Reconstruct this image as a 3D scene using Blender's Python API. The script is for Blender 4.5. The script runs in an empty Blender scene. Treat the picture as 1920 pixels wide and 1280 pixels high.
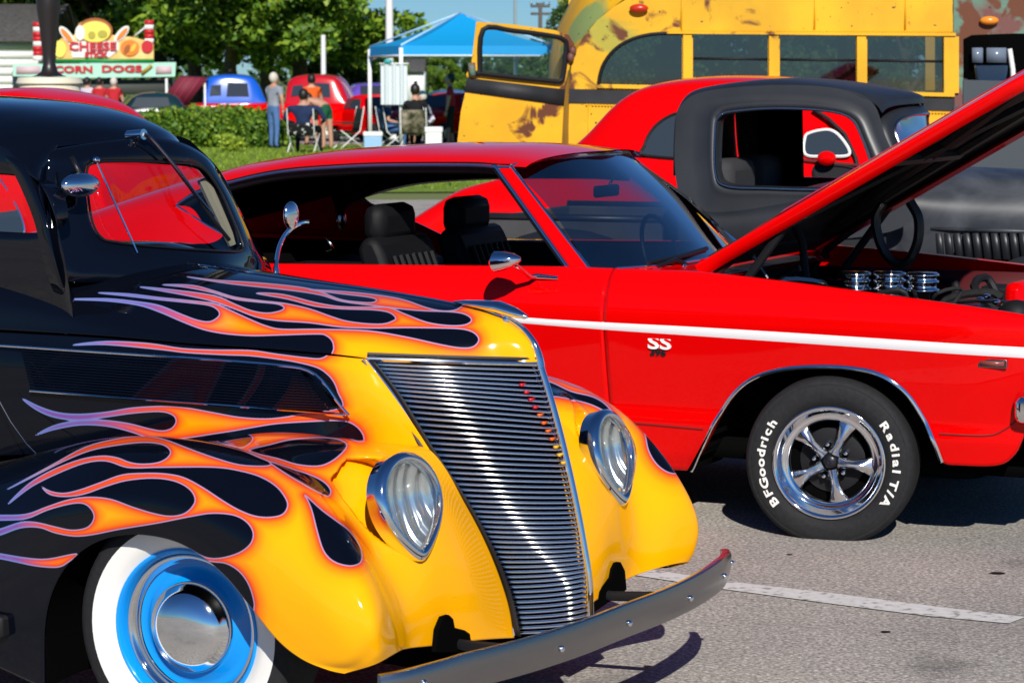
import bpy, bmesh, math, random
import numpy as np
from mathutils import Vector, Matrix
random.seed(7); rng = np.random.default_rng(7)
PI = math.pi; R = math.radians
SC = bpy.context.scene
COL = SC.collection

# ------------------------------------------------------------------ camera
CAMH = 1.75; FPX = 4800.0; PITCH = math.atan(500/4800)
cd = bpy.data.cameras.new('camera'); cam = bpy.data.objects.new('camera', cd); COL.objects.link(cam)
cam.location = (0, 0, CAMH); cam.rotation_euler = (PI/2-PITCH, 0, 0)
cd.sensor_width = 36; cd.lens = 36*FPX/1920; cd.clip_end = 3000; cd.clip_start = 0.1
SC.camera = cam
cd.dof.use_dof = True; cd.dof.focus_distance = 8.2; cd.dof.aperture_fstop = 10.0

# ------------------------------------------------------------------ sky, sun, exposure
SUN_EL = R(34); SUN_TRAVEL = (-0.10, 0.995)          # the light comes from behind the photographer
wd = bpy.data.worlds.new('World'); SC.world = wd; wd.use_nodes = True
nt = wd.node_tree; bg = nt.nodes['Background']
sky = nt.nodes.new('ShaderNodeTexSky'); sky.sky_type = 'NISHITA'; sky.sun_disc = False
sky.sun_elevation = SUN_EL
sky.sun_rotation = math.atan2(-SUN_TRAVEL[0], -SUN_TRAVEL[1])
sky.air_density = 1.0; sky.dust_density = 0.0; sky.ozone_density = 4.0; sky.altitude = 1500
mul = nt.nodes.new('ShaderNodeMixRGB'); mul.blend_type = 'MULTIPLY'; mul.inputs[0].default_value = 1
mul.inputs[2].default_value = (0.50, 0.80, 1.12, 1)
nt.links.new(sky.outputs[0], mul.inputs[1]); nt.links.new(mul.outputs[0], bg.inputs[0])
bg.inputs[1].default_value = 0.065
sl = bpy.data.lights.new('sun', 'SUN'); so = bpy.data.objects.new('sun', sl); COL.objects.link(so)
sl.energy = 4.9; sl.angle = R(0.53); sl.color = (1.0, 0.965, 0.90)
tv = Vector((SUN_TRAVEL[0]*math.cos(SUN_EL), SUN_TRAVEL[1]*math.cos(SUN_EL), -math.sin(SUN_EL)))
so.rotation_euler = tv.to_track_quat('-Z', 'Y').to_euler()
vs = SC.view_settings; vs.view_transform = 'Standard'; vs.look = 'None'; vs.exposure = 0.0; vs.gamma = 1
vs.use_curve_mapping = False
SC.cycles.caustics_reflective = False; SC.cycles.caustics_refractive = False; SC.cycles.max_bounces = 8; SC.cycles.transparent_max_bounces = 16
SC.render.engine = 'CYCLES'

# ------------------------------------------------------------------ measuring helpers
def ray(px, py):
    c, s = math.cos(PITCH), math.sin(PITCH)
    dx, dy = (px-960)/FPX, (py-640)/FPX
    return np.array([dx, c-dy*s, -s-dy*c])
def proj(P):
    P = np.asarray(P, float); c, s = math.cos(PITCH), math.sin(PITCH)
    q = P-np.array([0, 0, CAMH])
    z = q[..., 1]*c-q[..., 2]*s; y = q[..., 1]*s+q[..., 2]*c
    return np.stack([960+FPX*q[..., 0]/z, 640-FPX*y/z], -1)
class Frame:
    """a vehicle's own axes: x to the nose, y to its left, z up; survey() measures a point of it"""
    def __init__(s, ox, oy, ang):
        s.o = np.array([ox, oy, 0.]); s.a = ang
        s.n = np.array([math.cos(ang), math.sin(ang), 0.]); s.l = np.array([-math.sin(ang), math.cos(ang), 0.])
    def w(s, p):
        p = np.asarray(p, float)
        return s.o+p[..., 0:1]*s.n+p[..., 1:2]*s.l+p[..., 2:3]*np.array([0, 0, 1.])
    def loc(s, q):
        d = np.asarray(q)-s.o; return np.array([d@s.n, d@s.l, d[2]])
    def survey(s, px, py, g, lo=2., hi=60.):
        d = ray(px, py); C = np.array([0, 0, CAMH])
        f = lambda t: g(*s.loc(C+d*t))
        ts = np.linspace(lo, hi, 700); prev = f(ts[0])
        for i in range(1, len(ts)):
            cur = f(ts[i])
            if prev*cur <= 0:
                a, b = ts[i-1], ts[i]
                for _ in range(30):
                    m = (a+b)/2; fm = f(m)
                    if prev*fm <= 0: b = m
                    else: a = m; prev = fm
                return tuple(s.loc(C+d*(a+b)/2))
            prev = cur
        return tuple(s.loc(C+d*hi))
    def v(s, px, py, v): return s.survey_lin(px, py, 1, v)
    def u(s, px, py, u): return s.survey_lin(px, py, 0, u)
    def z(s, px, py, z): return s.survey_lin(px, py, 2, z)
    def survey_lin(s, px, py, k, val):
        d = ray(px, py); C = np.array([0, 0, CAMH])
        a = s.loc(C)[k]; b = s.loc(C+d)[k]-a
        return tuple(s.loc(C+d*(val-a)/b))

# ------------------------------------------------------------------ curves and patches
def cr(P, n, closed=False):
    P = np.asarray(P, float); k = len(P)
    if closed:
        t = np.linspace(0, k, n, endpoint=False); i = np.floor(t).astype(int); f = (t-i)[:, None]
        a, b, c, d = P[(i-1) % k], P[i % k], P[(i+1) % k], P[(i+2) % k]
    else:
        t = np.linspace(0, k-1, n); i = np.minimum(np.floor(t).astype(int), k-2); f = (t-i)[:, None]
        E = np.vstack([2*P[0]-P[1], P, 2*P[-1]-P[-2]])
        a, b, c, d = E[i], E[i+1], E[i+2], E[i+3]
    return 0.5*((2*b)+(-a+c)*f+(2*a-5*b+4*c-d)*f*f+(-a+3*b-3*c+d)*f**3)
def resamp(P, n, closed=False):
    """even spacing along the curve"""
    Q = cr(P, 40*len(P), closed)
    if closed: Q = np.vstack([Q, Q[:1]])
    L = np.r_[0, np.cumsum(np.linalg.norm(np.diff(Q, axis=0), axis=1))]
    s = np.linspace(0, L[-1], n+1)[:-1] if closed else np.linspace(0, L[-1], n)
    return np.stack([np.interp(s, L, Q[:, j]) for j in range(Q.shape[1])], -1)
def patch(rows, nu, nv, smooth=0, even=False):
    rows = [np.asarray(r, float) for r in rows]
    A = np.stack([resamp(r, nu) if even else cr(r, nu) for r in rows])
    G = np.stack([cr(A[:, j], nv) for j in range(nu)], 1)
    for _ in range(smooth):
        H = G.copy()
        H[1:-1, 1:-1] = 0.25*(G[:-2, 1:-1]+G[2:, 1:-1]+G[1:-1, :-2]+G[1:-1, 2:])
        H[0, 1:-1] = .5*G[0, 1:-1]+.25*(G[0, :-2]+G[0, 2:]); H[-1, 1:-1] = .5*G[-1, 1:-1]+.25*(G[-1, :-2]+G[-1, 2:])
        H[1:-1, 0] = .5*G[1:-1, 0]+.25*(G[:-2, 0]+G[2:, 0]); H[1:-1, -1] = .5*G[1:-1, -1]+.25*(G[:-2, -1]+G[2:, -1])
        G = H
    return G
def new_mesh(name, V, Fq, smooth=True):
    me = bpy.data.meshes.new(name)
    me.from_pydata([tuple(v) for v in V], [], [tuple(f) for f in Fq]); me.update()
    if smooth: me.polygons.foreach_set('use_smooth', [True]*len(me.polygons))
    return me
def setprops(o, label=None, cat=None, group=None, kind=None):
    if label: o['label'] = label
    if cat: o['category'] = cat
    if group: o['group'] = group
    if kind: o['kind'] = kind
    return o
def link(name, me, mat, parent=None, **kw):
    o = bpy.data.objects.new(name, me); COL.objects.link(o)
    if mat is not None:
        for m in (mat if isinstance(mat, (list, tuple)) else [mat]): me.materials.append(m)
    if parent: o.parent = parent
    return setprops(o, **kw)
def empty(name, loc, rz=0, **kw):
    o = bpy.data.objects.new(name, None); COL.objects.link(o)
    o.location = loc; o.rotation_euler = (0, 0, rz); o.empty_display_size = .1
    return setprops(o, **kw)
def grid_obj(name, G, mat, parent=None, thick=0, closed=False, flip=False, **kw):
    nv, nu = G.shape[:2]; V = G.reshape(-1, 3); Fq = []
    idx = np.arange(nv*nu).reshape(nv, nu)
    a, b, c, d = idx[:-1, :-1], idx[:-1, 1:], idx[1:, 1:], idx[1:, :-1]
    Q = np.stack([a, b, c, d], -1).reshape(-1, 4)
    if closed:
        q2 = np.stack([idx[:-1, -1], idx[:-1, 0], idx[1:, 0], idx[1:, -1]], -1).reshape(-1, 4); Q = np.vstack([Q, q2])
    if flip: Q = Q[:, ::-1]
    me = new_mesh(name, V.tolist(), Q.tolist())
    o = link(name, me, mat, parent, **kw)
    if thick:
        m = o.modifiers.new('solid', 'SOLIDIFY'); m.thickness = thick; m.offset = 0
    return o
class MB:
    """collects boxes, tubes, lathes and prisms into ONE mesh"""
    def __init__(s): s.V = []; s.F = []; s.M = []
    def add(s, V, Fq, mi=0):
        n = len(s.V); s.V += [tuple(map(float, v)) for v in V]
        s.F += [tuple(n+i for i in f) for f in Fq]; s.M += [mi]*len(Fq); return s
    def box(s, x0, x1, y0, y1, z0, z1, mi=0, M=None):
        V = [(x, y, z) for z in (z0, z1) for y in (y0, y1) for x in (x0, x1)]
        if M is not None: V = [M @ Vector(v) for v in V]
        return s.add(V, [(0, 2, 3, 1), (4, 5, 7, 6), (0, 1, 5, 4), (2, 6, 7, 3), (0, 4, 6, 2), (1, 3, 7, 5)], mi)
    def tube(s, P, r, n=8, mi=0, caps=True, flat=1.0, closed=False):
        P = [Vector(p) for p in P]; k = len(P); rr = r if isinstance(r, (list, tuple)) else [r]*k
        V = []; up = Vector((0, 0, 1))
        for i, p in enumerate(P):
            if closed: d = P[(i+1) % k]-P[i-1]
            else: d = P[min(i+1, k-1)]-P[max(i-1, 0)]
            d.normalize()
            if i == 0:
                a = d.cross(up)
                if a.length < 1e-2: a = d.cross(Vector((0, 1, 0)))
            else: a = a-d*a.dot(d)
            a.normalize(); b = a.cross(d)
            for j in range(n):
                t = 2*PI*j/n; V.append(p+a*math.cos(t)*rr[i]+b*math.sin(t)*rr[i]*flat)
        Fq = []
        for i in range(k if closed else k-1):
            for j in range(n):
                i2 = (i+1) % k
                Fq.append((i*n+j, i*n+(j+1) % n, i2*n+(j+1) % n, i2*n+j))
        if caps and not closed: Fq += [tuple(range(n-1, -1, -1)), tuple((k-1)*n+j for j in range(n))]
        return s.add(V, Fq, mi)
    def lathe(s, prof, n=48, mi=0, M=None, ax='y'):
        V = []; k = len(prof)
        for (r, h) in prof:
            for j in range(n):
                t = 2*PI*j/n; p = (r*math.cos(t), h, r*math.sin(t)) if ax == 'y' else (r*math.cos(t), r*math.sin(t), h)
                V.append(M @ Vector(p) if M is not None else p)
        Fq = [(i*n+j, i*n+(j+1) % n, (i+1)*n+(j+1) % n, (i+1)*n+j) for i in range(k-1) for j in range(n)]
        return s.add(V, Fq, mi)
    def prism(s, poly, off, mi=0):
        """poly: 3D outline, off: 3D vector of the thickness"""
        n = len(poly); V = [Vector(p) for p in poly]; W = [v+Vector(off) for v in V]
        return s.add(V+W, [tuple(range(n)), tuple(range(2*n-1, n-1, -1))]+[(i, n+i, n+(i+1) % n, (i+1) % n) for i in range(n)], mi)
    def ell(s, c, r, n=12, m=8, mi=0, M=None):
        V = []; Fq = []
        for i in range(m+1):
            ph = PI*i/m
            for j in range(n):
                th = 2*PI*j/n
                p = Vector((r[0]*math.sin(ph)*math.cos(th), r[1]*math.sin(ph)*math.sin(th), r[2]*math.cos(ph)))
                if M is not None: p = M @ p
                V.append(p+Vector(c))
        for i in range(m):
            for j in range(n): Fq.append((i*n+j, (i+1)*n+j, (i+1)*n+(j+1) % n, i*n+(j+1) % n))
        return s.add(V, Fq, mi)
    def build(s, name, mat, parent=None, smooth=True, bevel=0, auto=True, **kw):
        me = bpy.data.meshes.new(name); me.from_pydata(s.V, [], s.F)
        bm = bmesh.new(); bm.from_mesh(me); bmesh.ops.recalc_face_normals(bm, faces=bm.faces)
        if auto and smooth:
            for e in bm.edges:
                e.smooth = not (len(e.link_faces) == 2 and e.calc_face_angle(0) > R(38))
        bm.to_mesh(me); bm.free()
        if smooth: me.polygons.foreach_set('use_smooth', [True]*len(me.polygons))
        o = link(name, me, mat, parent, **kw)
        if isinstance(mat, (list, tuple)):
            me.polygons.foreach_set('material_index', s.M)
        if bevel:
            b = o.modifiers.new('bevel', 'BEVEL'); b.width = bevel; b.segments = 2; b.limit_method = 'ANGLE'
        return o
def copy_tree(o, parent=None):
    c = o.copy(); COL.objects.link(c); c.parent = parent
    for ch in o.children: copy_tree(ch, c)
    return c

# ------------------------------------------------------------------ materials
def mat(name, col, rough=.5, metal=0., coat=0., spec=.5, **kw):
    m = bpy.data.materials.new(name); m.use_nodes = True
    p = m.node_tree.nodes['Principled BSDF']
    p.inputs['Base Color'].default_value = (*col, 1); p.inputs['Roughness'].default_value = rough
    p.inputs['Metallic'].default_value = metal; p.inputs['Coat Weight'].default_value = coat
    p.inputs['Coat Roughness'].default_value = .03; p.inputs['Specular IOR Level'].default_value = spec
    for k, v in kw.items(): p.inputs[k].default_value = v
    return m
def N(m, t, **kw):
    n = m.node_tree.nodes.new(t)
    for k, v in kw.items(): setattr(n, k, v)
    return n
def noise_mat(name, stops, scale=5, detail=6, rough=.8, bump=0., bscale=None, metal=0., coat=0., dist=0., spec=.3, stretch=(1, 1, 1)):
    m = mat(name, (0, 0, 0), rough, metal, coat, spec); L = m.node_tree.links; p = m.node_tree.nodes['Principled BSDF']
    tc = N(m, 'ShaderNodeTexCoord'); mp = N(m, 'ShaderNodeMapping'); mp.inputs['Scale'].default_value = stretch
    nz = N(m, 'ShaderNodeTexNoise'); nz.inputs['Scale'].default_value = scale; nz.inputs['Detail'].default_value = detail
    nz.inputs['Distortion'].default_value = dist
    rp = N(m, 'ShaderNodeValToRGB'); e = rp.color_ramp.elements
    while len(e) < len(stops): e.new(.5)
    for i, (pos, c) in enumerate(stops): e[i].position = pos; e[i].color = (*c, 1)
    L.new(tc.outputs['Object'], mp.inputs[0]); L.new(mp.outputs[0], nz.inputs['Vector'])
    L.new(nz.outputs[0], rp.inputs[0]); L.new(rp.outputs[0], p.inputs['Base Color'])
    if bump:
        n2 = N(m, 'ShaderNodeTexNoise'); n2.inputs['Scale'].default_value = bscale or scale*4; n2.inputs['Detail'].default_value = 5
        b = N(m, 'ShaderNodeBump'); b.inputs['Strength'].default_value = bump
        L.new(mp.outputs[0], n2.inputs['Vector']); L.new(n2.outputs[0], b.inputs['Height']); L.new(b.outputs[0], p.inputs['Normal'])
    return m
def glass_mat(name, tint=(.8, .9, .95), refl=1.0):
    m = bpy.data.materials.new(name); m.use_nodes = True; nt = m.node_tree; nt.nodes.clear(); L = nt.links
    o = nt.nodes.new('ShaderNodeOutputMaterial'); mx = nt.nodes.new('ShaderNodeMixShader')
    t = nt.nodes.new('ShaderNodeBsdfTransparent'); t.inputs[0].default_value = (*tint, 1)
    g = nt.nodes.new('ShaderNodeBsdfGlossy'); g.inputs['Roughness'].default_value = .02
    f = nt.nodes.new('ShaderNodeLayerWeight'); f.inputs[0].default_value = .5
    pw = nt.nodes.new('ShaderNodeMath'); pw.operation = 'POWER'; pw.inputs[1].default_value = 4.5
    mu = nt.nodes.new('ShaderNodeMath'); mu.operation = 'MULTIPLY_ADD'; mu.inputs[1].default_value = .9*refl; mu.inputs[2].default_value = .06*refl
    L.new(f.outputs['Facing'], pw.inputs[0]); L.new(pw.outputs[0], mu.inputs[0]); L.new(mu.outputs[0], mx.inputs[0]); L.new(t.outputs[0], mx.inputs[1]); L.new(g.outputs[0], mx.inputs[2])
    L.new(mx.outputs[0], o.inputs[0]); return m
M = {}
M['chrome'] = mat('chrome', (.86, .88, .90), .06, 1.0)
M['chrome_dull'] = mat('dull_chrome', (.33, .32, .32), .22, 1.0)
M['black_paint'] = mat('black_paint', (.0022, .0032, .007), .5, 0, 1.0, 0)
M['red_paint'] = mat('red_paint', (.76, .0008, .0010), .5, 0, .8, 0); M['red_paint'].node_tree.nodes['Principled BSDF'].inputs['Coat IOR'].default_value = 1.33
M['rubber'] = noise_mat('tyre_rubber', [(0, (.012, .012, .013)), (1, (.028, .028, .030))], 60, 4, .72, .15, spec=.16)
M['white_rubber'] = mat('white_rubber', (.80, .78, .74), .55)
M['white_paint'] = mat('white_paint', (.82, .82, .80), .4)
M['matte_black'] = mat('matte_black', (.009, .009, .011), .6, spec=.25)
M['black_plastic'] = mat('black_plastic', (.006, .006, .008), .45)
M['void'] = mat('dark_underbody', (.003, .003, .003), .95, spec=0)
M['blue_wheel'] = mat('blue_wheel_paint', (.0, .30, .86), .3, 0, .8, .2)
M['glass'] = glass_mat('window_glass', (.82, .9, .92), 1.0)
M['vinyl'] = mat('black_vinyl', (.006, .006, .007), .6, spec=.2)
# ================================================================== the setting: ground
def asphalt():
    m = mat('asphalt', (.2, .2, .2), .85, spec=.25); nt = m.node_tree; L = nt.links; p = nt.nodes['Principled BSDF']
    tc = N(m, 'ShaderNodeTexCoord')
    a = N(m, 'ShaderNodeTexNoise'); a.inputs['Scale'].default_value = 74; a.inputs['Detail'].default_value = 3; a.inputs['Roughness'].default_value = .7
    v = N(m, 'ShaderNodeTexVoronoi'); v.inputs['Scale'].default_value = 62
    b = N(m, 'ShaderNodeTexNoise'); b.inputs['Scale'].default_value = .8; b.inputs['Detail'].default_value = 5
    for n_ in (a, v, b): L.new(tc.outputs['Object'], n_.inputs['Vector'])
    r1 = N(m, 'ShaderNodeValToRGB'); e = r1.color_ramp.elements; e[0].position = .30; e[0].color = (.17, .156, .14, 1); e[1].position = .68; e[1].color = (.68, .63, .57, 1)
    r2 = N(m, 'ShaderNodeValToRGB'); e = r2.color_ramp.elements; e[0].position = 0; e[0].color = (1.45, 1.42, 1.38, 1); e[1].position = .6; e[1].color = (.75, .75, .75, 1)
    r3 = N(m, 'ShaderNodeValToRGB'); e = r3.color_ramp.elements; e[0].position = .3; e[0].color = (.78, .78, .79, 1); e[1].position = .65; e[1].color = (1.08, 1.06, 1.03, 1)
    L.new(a.outputs[0], r1.inputs[0]); L.new(v.outputs['Distance'], r2.inputs[0]); L.new(b.outputs[0], r3.inputs[0])
    m1 = N(m, 'ShaderNodeMixRGB', blend_type='MULTIPLY'); m1.inputs[0].default_value = .8; L.new(r1.outputs[0], m1.inputs[1]); L.new(r2.outputs[0], m1.inputs[2])
    m2 = N(m, 'ShaderNodeMixRGB', blend_type='MULTIPLY'); m2.inputs[0].default_value = 1; L.new(m1.outputs[0], m2.inputs[1]); L.new(r3.outputs[0], m2.inputs[2])
    st = N(m, 'ShaderNodeTexNoise'); st.inputs['Scale'].default_value = 1.9; st.inputs['Detail'].default_value = 6; L.new(tc.outputs['Object'], st.inputs['Vector'])
    r4 = N(m, 'ShaderNodeValToRGB'); e = r4.color_ramp.elements; e[0].position = .60; e[0].color = (1, 1, 1, 1); e[1].position = .74; e[1].color = (.52, .52, .54, 1); L.new(st.outputs[0], r4.inputs[0])
    m3 = N(m, 'ShaderNodeMixRGB', blend_type='MULTIPLY'); m3.inputs[0].default_value = 1; L.new(m2.outputs[0], m3.inputs[1]); L.new(r4.outputs[0], m3.inputs[2])
    L.new(m3.outputs[0], p.inputs['Base Color'])
    bm_ = N(m, 'ShaderNodeBump'); bm_.inputs['Strength'].default_value = .5; bm_.inputs['Distance'].default_value = .004; L.new(a.outputs[0], bm_.inputs['Height']); L.new(bm_.outputs[0], p.inputs['Normal'])
    return m
M['asphalt'] = asphalt()
MB().add([(-900, -900, -.008), (900, -900, -.008), (900, 1800, -.008), (-900, 1800, -.008)], [(0, 1, 2, 3)]).build('ground', noise_mat('far_ground', [(.3, (.12, .16, .04)), (.7, (.2, .22, .07))], .05), None, kind='structure')
MB().add([(-60, -40, 0), (60, -40, 0), (60, 36, 0), (-60, 36, 0)], [(0, 1, 2, 3)]).build('parking_lot', M['asphalt'], None, kind='structure')
def gp(px, py, z=0):
    d = ray(px, py); t = (z-CAMH)/d[2]; return (d[0]*t, d[1]*t, z)
ml = noise_mat('worn_white_line', [(.34, (.30, .29, .27)), (.44, (.62, .61, .58)), (.8, (.75, .74, .71))], 28, 6, .7)
P = [gp(*q) for q in ((1190,1064),(1365,1091),(1559,1113),(1760,1139),(1923,1158),(1891,1170),(1740,1156),(1559,1133),(1352,1105),(1175,1077))]
MB().add([(x, y, .004) for x, y, z in P], [tuple(range(len(P)))]).build('parking_line', ml, None, kind='structure')

for px, py, r_ in ((1870,1075,.026),(1480,1040,.012),(1660,1185,.016),(1215,1250,.014)):
    x, y, z = gp(px, py); MB().add([(x+r_*math.cos(2*PI*k/14)*(1+.25*math.sin(3*k)), y+r_*.8*math.sin(2*PI*k/14), .003) for k in range(14)], [tuple(range(14))]).build('tar_spot', M['matte_black'], None, kind='structure')
# ================================================================== the red muscle coupe with its hood up
CH = Frame(1.570, 10.439, R(-25.5))
chev = empty('muscle_coupe', (CH.o[0], CH.o[1], 0), CH.a, label='red two-door muscle coupe with white side stripe, SS badge and its hood propped open', cat='car')
def vside(z, u=0):
    """half width of the body side at height z"""
    w = np.interp(z, [.18,.27,.40,.46,.60,.75,.80,.84,.90,.96,1.0], [.82,.860,.892,.888,.922,.955,.964,.962,.945,.915,.87])
    return w-max(0, u-.45)**2*.35
def SP(x, y): return CH.survey(x, y, lambda u, v, z: v+vside(z, u), 6, 16)
top = [(-160,470),(0,478),(160,486),(330,494),(500,497),(700,499),(900,501),(1060,503),(1110,505),(1210,509),(1310,513),(1500,535),(1700,562),(1850,583),(1950,600),(2040,622)]
bot = [(-160,800),(0,815),(200,830),(400,845),(600,856),(800,864),(1000,872),(1150,877),(1270,881),(1292,882),(1297,879),(1303,866),(1322,828),(1346,782),(1376,738),(1412,709),(1462,693),(1522,687),(1590,689),(1648,701),(1697,734),(1732,785),(1752,830),(1766,866),(1800,872),(1868,872),(1900,852),(1935,800),(2040,790)]
def split_cols(T, Bm, n):
    Tq = cr(T, n*8); Bq = cr(Bm, n*8)
    def tox(Q, xs): return np.array([np.interp(x, np.maximum.accumulate(Q[:, 0]), Q[:, 1]) for x in xs])
    return Tq, Bq
NU = 260
Bq = resamp(bot, NU)
SM = np.array([p[0] for p in Bq])
for _ in range(420): SM[1:-1] = .5*SM[1:-1]+.25*(SM[:-2]+SM[2:])
# matching top point for every bottom point: same x, with the arch columns spread a little
tx = SM; 
Tq = cr(top, 2000); ty = np.interp(tx, Tq[:, 0], Tq[:, 1])
T3 = np.array([SP(x, y) for x, y in zip(tx, ty)]); B3 = np.array([SP(x, y) for x, y in Bq])
NVv = 46; G = np.zeros((NVv, NU, 3))
for i in range(NUU := NU):
    for j in range(NVv):
        f = j/(NVv-1); p = T3[i]*(1-f)+B3[i]*f
        z = p[2]; G[j, i] = (p[0], -vside(z, p[0]), z)
G[-1] += [0, .0, 0]
# split at the door gap
gap = CH.survey(1142, 700, lambda u, v, z: v+vside(z, u), 6, 16)[0]
gi = int(np.argmin(abs(G[10, :120, 0]-gap)+0)) if False else int(np.argmin(np.abs(G[12, :, 0]-gap)))
def lipped(G):
    e = G[-1]+np.array([0, .03, -.004]); e2 = G[-1]+np.array([0, .05, 0]); t0 = G[0]+np.array([0, .012, .006]); t1 = G[0]+np.array([0, .05, .004])
    return np.concatenate([t1[None], t0[None], G, e[None], e2[None]])
def both(name, G, mtl, parent, **kw):
    a = grid_obj(name, G, mtl, parent, **kw); H = G.copy(); H[..., 1] *= -1
    return a, grid_obj(name, H, mtl, parent, flip=True, **kw)
def gapshift(G, col, s):
    H = G.copy(); 
    for k, d in ((0, 0),):
        H[:, col, 0] += s*.0028
    E = H[:, col:col+1].copy() if col >= 0 else H[:, -1:].copy(); E[..., 1] += .02
    return np.concatenate([E, H], 1) if s > 0 else np.concatenate([H, E], 1)
both('door', gapshift(lipped(G[:, :gi+1]), -1, -1), M['red_paint'], chev)
both('fender', gapshift(lipped(G[:, gi:]), 0, 1), M['red_paint'], chev)
# dark gap behind the seam, inner fender
for s in (-1, 1):
    g = G[:, gi]; MB().add([tuple(p*[1, -s, 1]+[du, -s*.022*(-1 if s < 0 else 1)*(-1), 0]) for p in g for du in (-.02, .02)], [(2*i, 2*i+1, 2*i+3, 2*i+2) for i in range(NVv-1)]).build('door_gap', M['void'], chev)
def side_strip(L, hw, off=.004):
    P = [SP(x, y) for x, y in L]; P = resamp(P, 120); return P
# lower body crease line
# white side stripe: painted band a hair proud of the paint
a = [SP(x, y) for x, y in [(930,590),(1000,596),(1140,604),(1300,612),(1500,624),(1700,637),(1920,650),(2030,657)]]
b = [SP(x, y) for x, y in [(930,601),(1000,608),(1140,619),(1300,630),(1500,644),(1700,658),(1920,672),(2030,680)]]
A, B = resamp(a, 120), resamp(b, 120)
G2 = np.stack([A*(1-f)+B*f for f in np.linspace(0, 1, 5)])
for j in range(5):
    for i in range(120): G2[j, i, 1] = -vside(G2[j, i, 2], G2[j, i, 0])-.0025
G2[0, :, 1] += .003; G2[-1, :, 1] += .003
both('side_stripe', G2, mat('stripe_white', (.88,.85,.86), .4), chev)
# rocker crease: darker red tubes paint in its line of shade
for L in ([(1160,790),(1240,797),(1318,804)], [(1762,813),(1850,816),(1882,806),(1912,785)], ):
    P = resamp([SP(x, y) for x, y in L], 20); P[:, 1] = [-vside(p[2], p[0])-.0005 for p in P]
    MB().tube([tuple(p) for p in P], .0045, 6).build('crease_shade_line', mat('crease_shade_red', (.25,.0,.0), .5) if 'crease' not in M else M['crease'], chev)
# wheel-arch moulding
arch = [(1297,882),(1304,868),(1322,828),(1346,782),(1376,738),(1412,709),(1462,693),(1522,687),(1590,689),(1648,701),(1697,734),(1732,785),(1752,830),(1766,866)]
P = resamp([SP(x, y) for x, y in arch], 90); P[:, 1] = [-vside(p[2], p[0])-.003 for p in P]
for s in (1, -1): MB().tube([tuple(p*[1, s, 1]) for p in P], .0065, 8, flat=1.3).build('arch_moulding', M['chrome'], chev)
for s in (1, -1):
    inner = P.copy(); inner[:, 1] = -.50; mid = P.copy(); mid[:, 1] = -.90
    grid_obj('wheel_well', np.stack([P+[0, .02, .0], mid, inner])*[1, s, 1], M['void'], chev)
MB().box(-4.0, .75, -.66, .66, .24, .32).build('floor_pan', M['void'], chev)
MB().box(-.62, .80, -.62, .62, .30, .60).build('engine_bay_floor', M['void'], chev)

# ---- greenhouse: drip line, roof skin, pillars
def vroof(z): return .66+(1.33-z)*.52
def RP(x, y): return CH.survey(x, y, lambda u, v, z: v+vroof(z), 6, 16)
drip = [RP(x, y) for x, y in [(957,313),(930,312),(880,309),(750,309),(650,312),(525,322),(430,342),(370,361),(332,384)]]
dl = resamp(drip, 12)
hu, hz, hv = dl[0][0]+.07, dl[0][2], -dl[0][1]
edge = list(dl)+[np.array(p) for p in ((dl[-1][0]-.22, -.75, 1.13), (dl[-1][0]-.5, -.78, 1.06), (dl[-1][0]-.85, -.80, .99), (dl[-1][0]-1.1, -.80, .96))]
edge = np.array(edge); edge[:, 0] = np.where(np.arange(len(edge)) == 0, hu, edge[:, 0])
ctr_u = np.array([hu+.10]+[e[0]*.97+.02 for e in edge[1:]])
cz = np.interp(ctr_u, [-4.2,-3.9,-3.55,-3.2,-2.8,-2.4,-2.0,-1.6,-1.35,-1.2], [.97,1.02,1.15,1.28,1.375,1.43,1.455,1.455,1.438,1.418])
ctr = np.stack([ctr_u, 0*ctr_u, cz], -1)
rows = []
for t, f in ((1, 0), (.93, .30), (.82, .56), (.62, .80), (.35, .95), (0, 1)):
    P = ctr+(edge-ctr)*t; P[:, 2] = edge[:, 2]+(ctr[:, 2]-edge[:, 2])*f; rows.append(P)
rows = rows+[r*[1, -1, 1] for r in rows[-2::-1]]
RG = patch(rows, 140, 90, 4)
grid_obj('roof', RG, M['red_paint'], chev)
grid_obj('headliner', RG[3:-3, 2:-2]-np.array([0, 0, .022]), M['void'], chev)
E3 = resamp(drip, 80)
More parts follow.
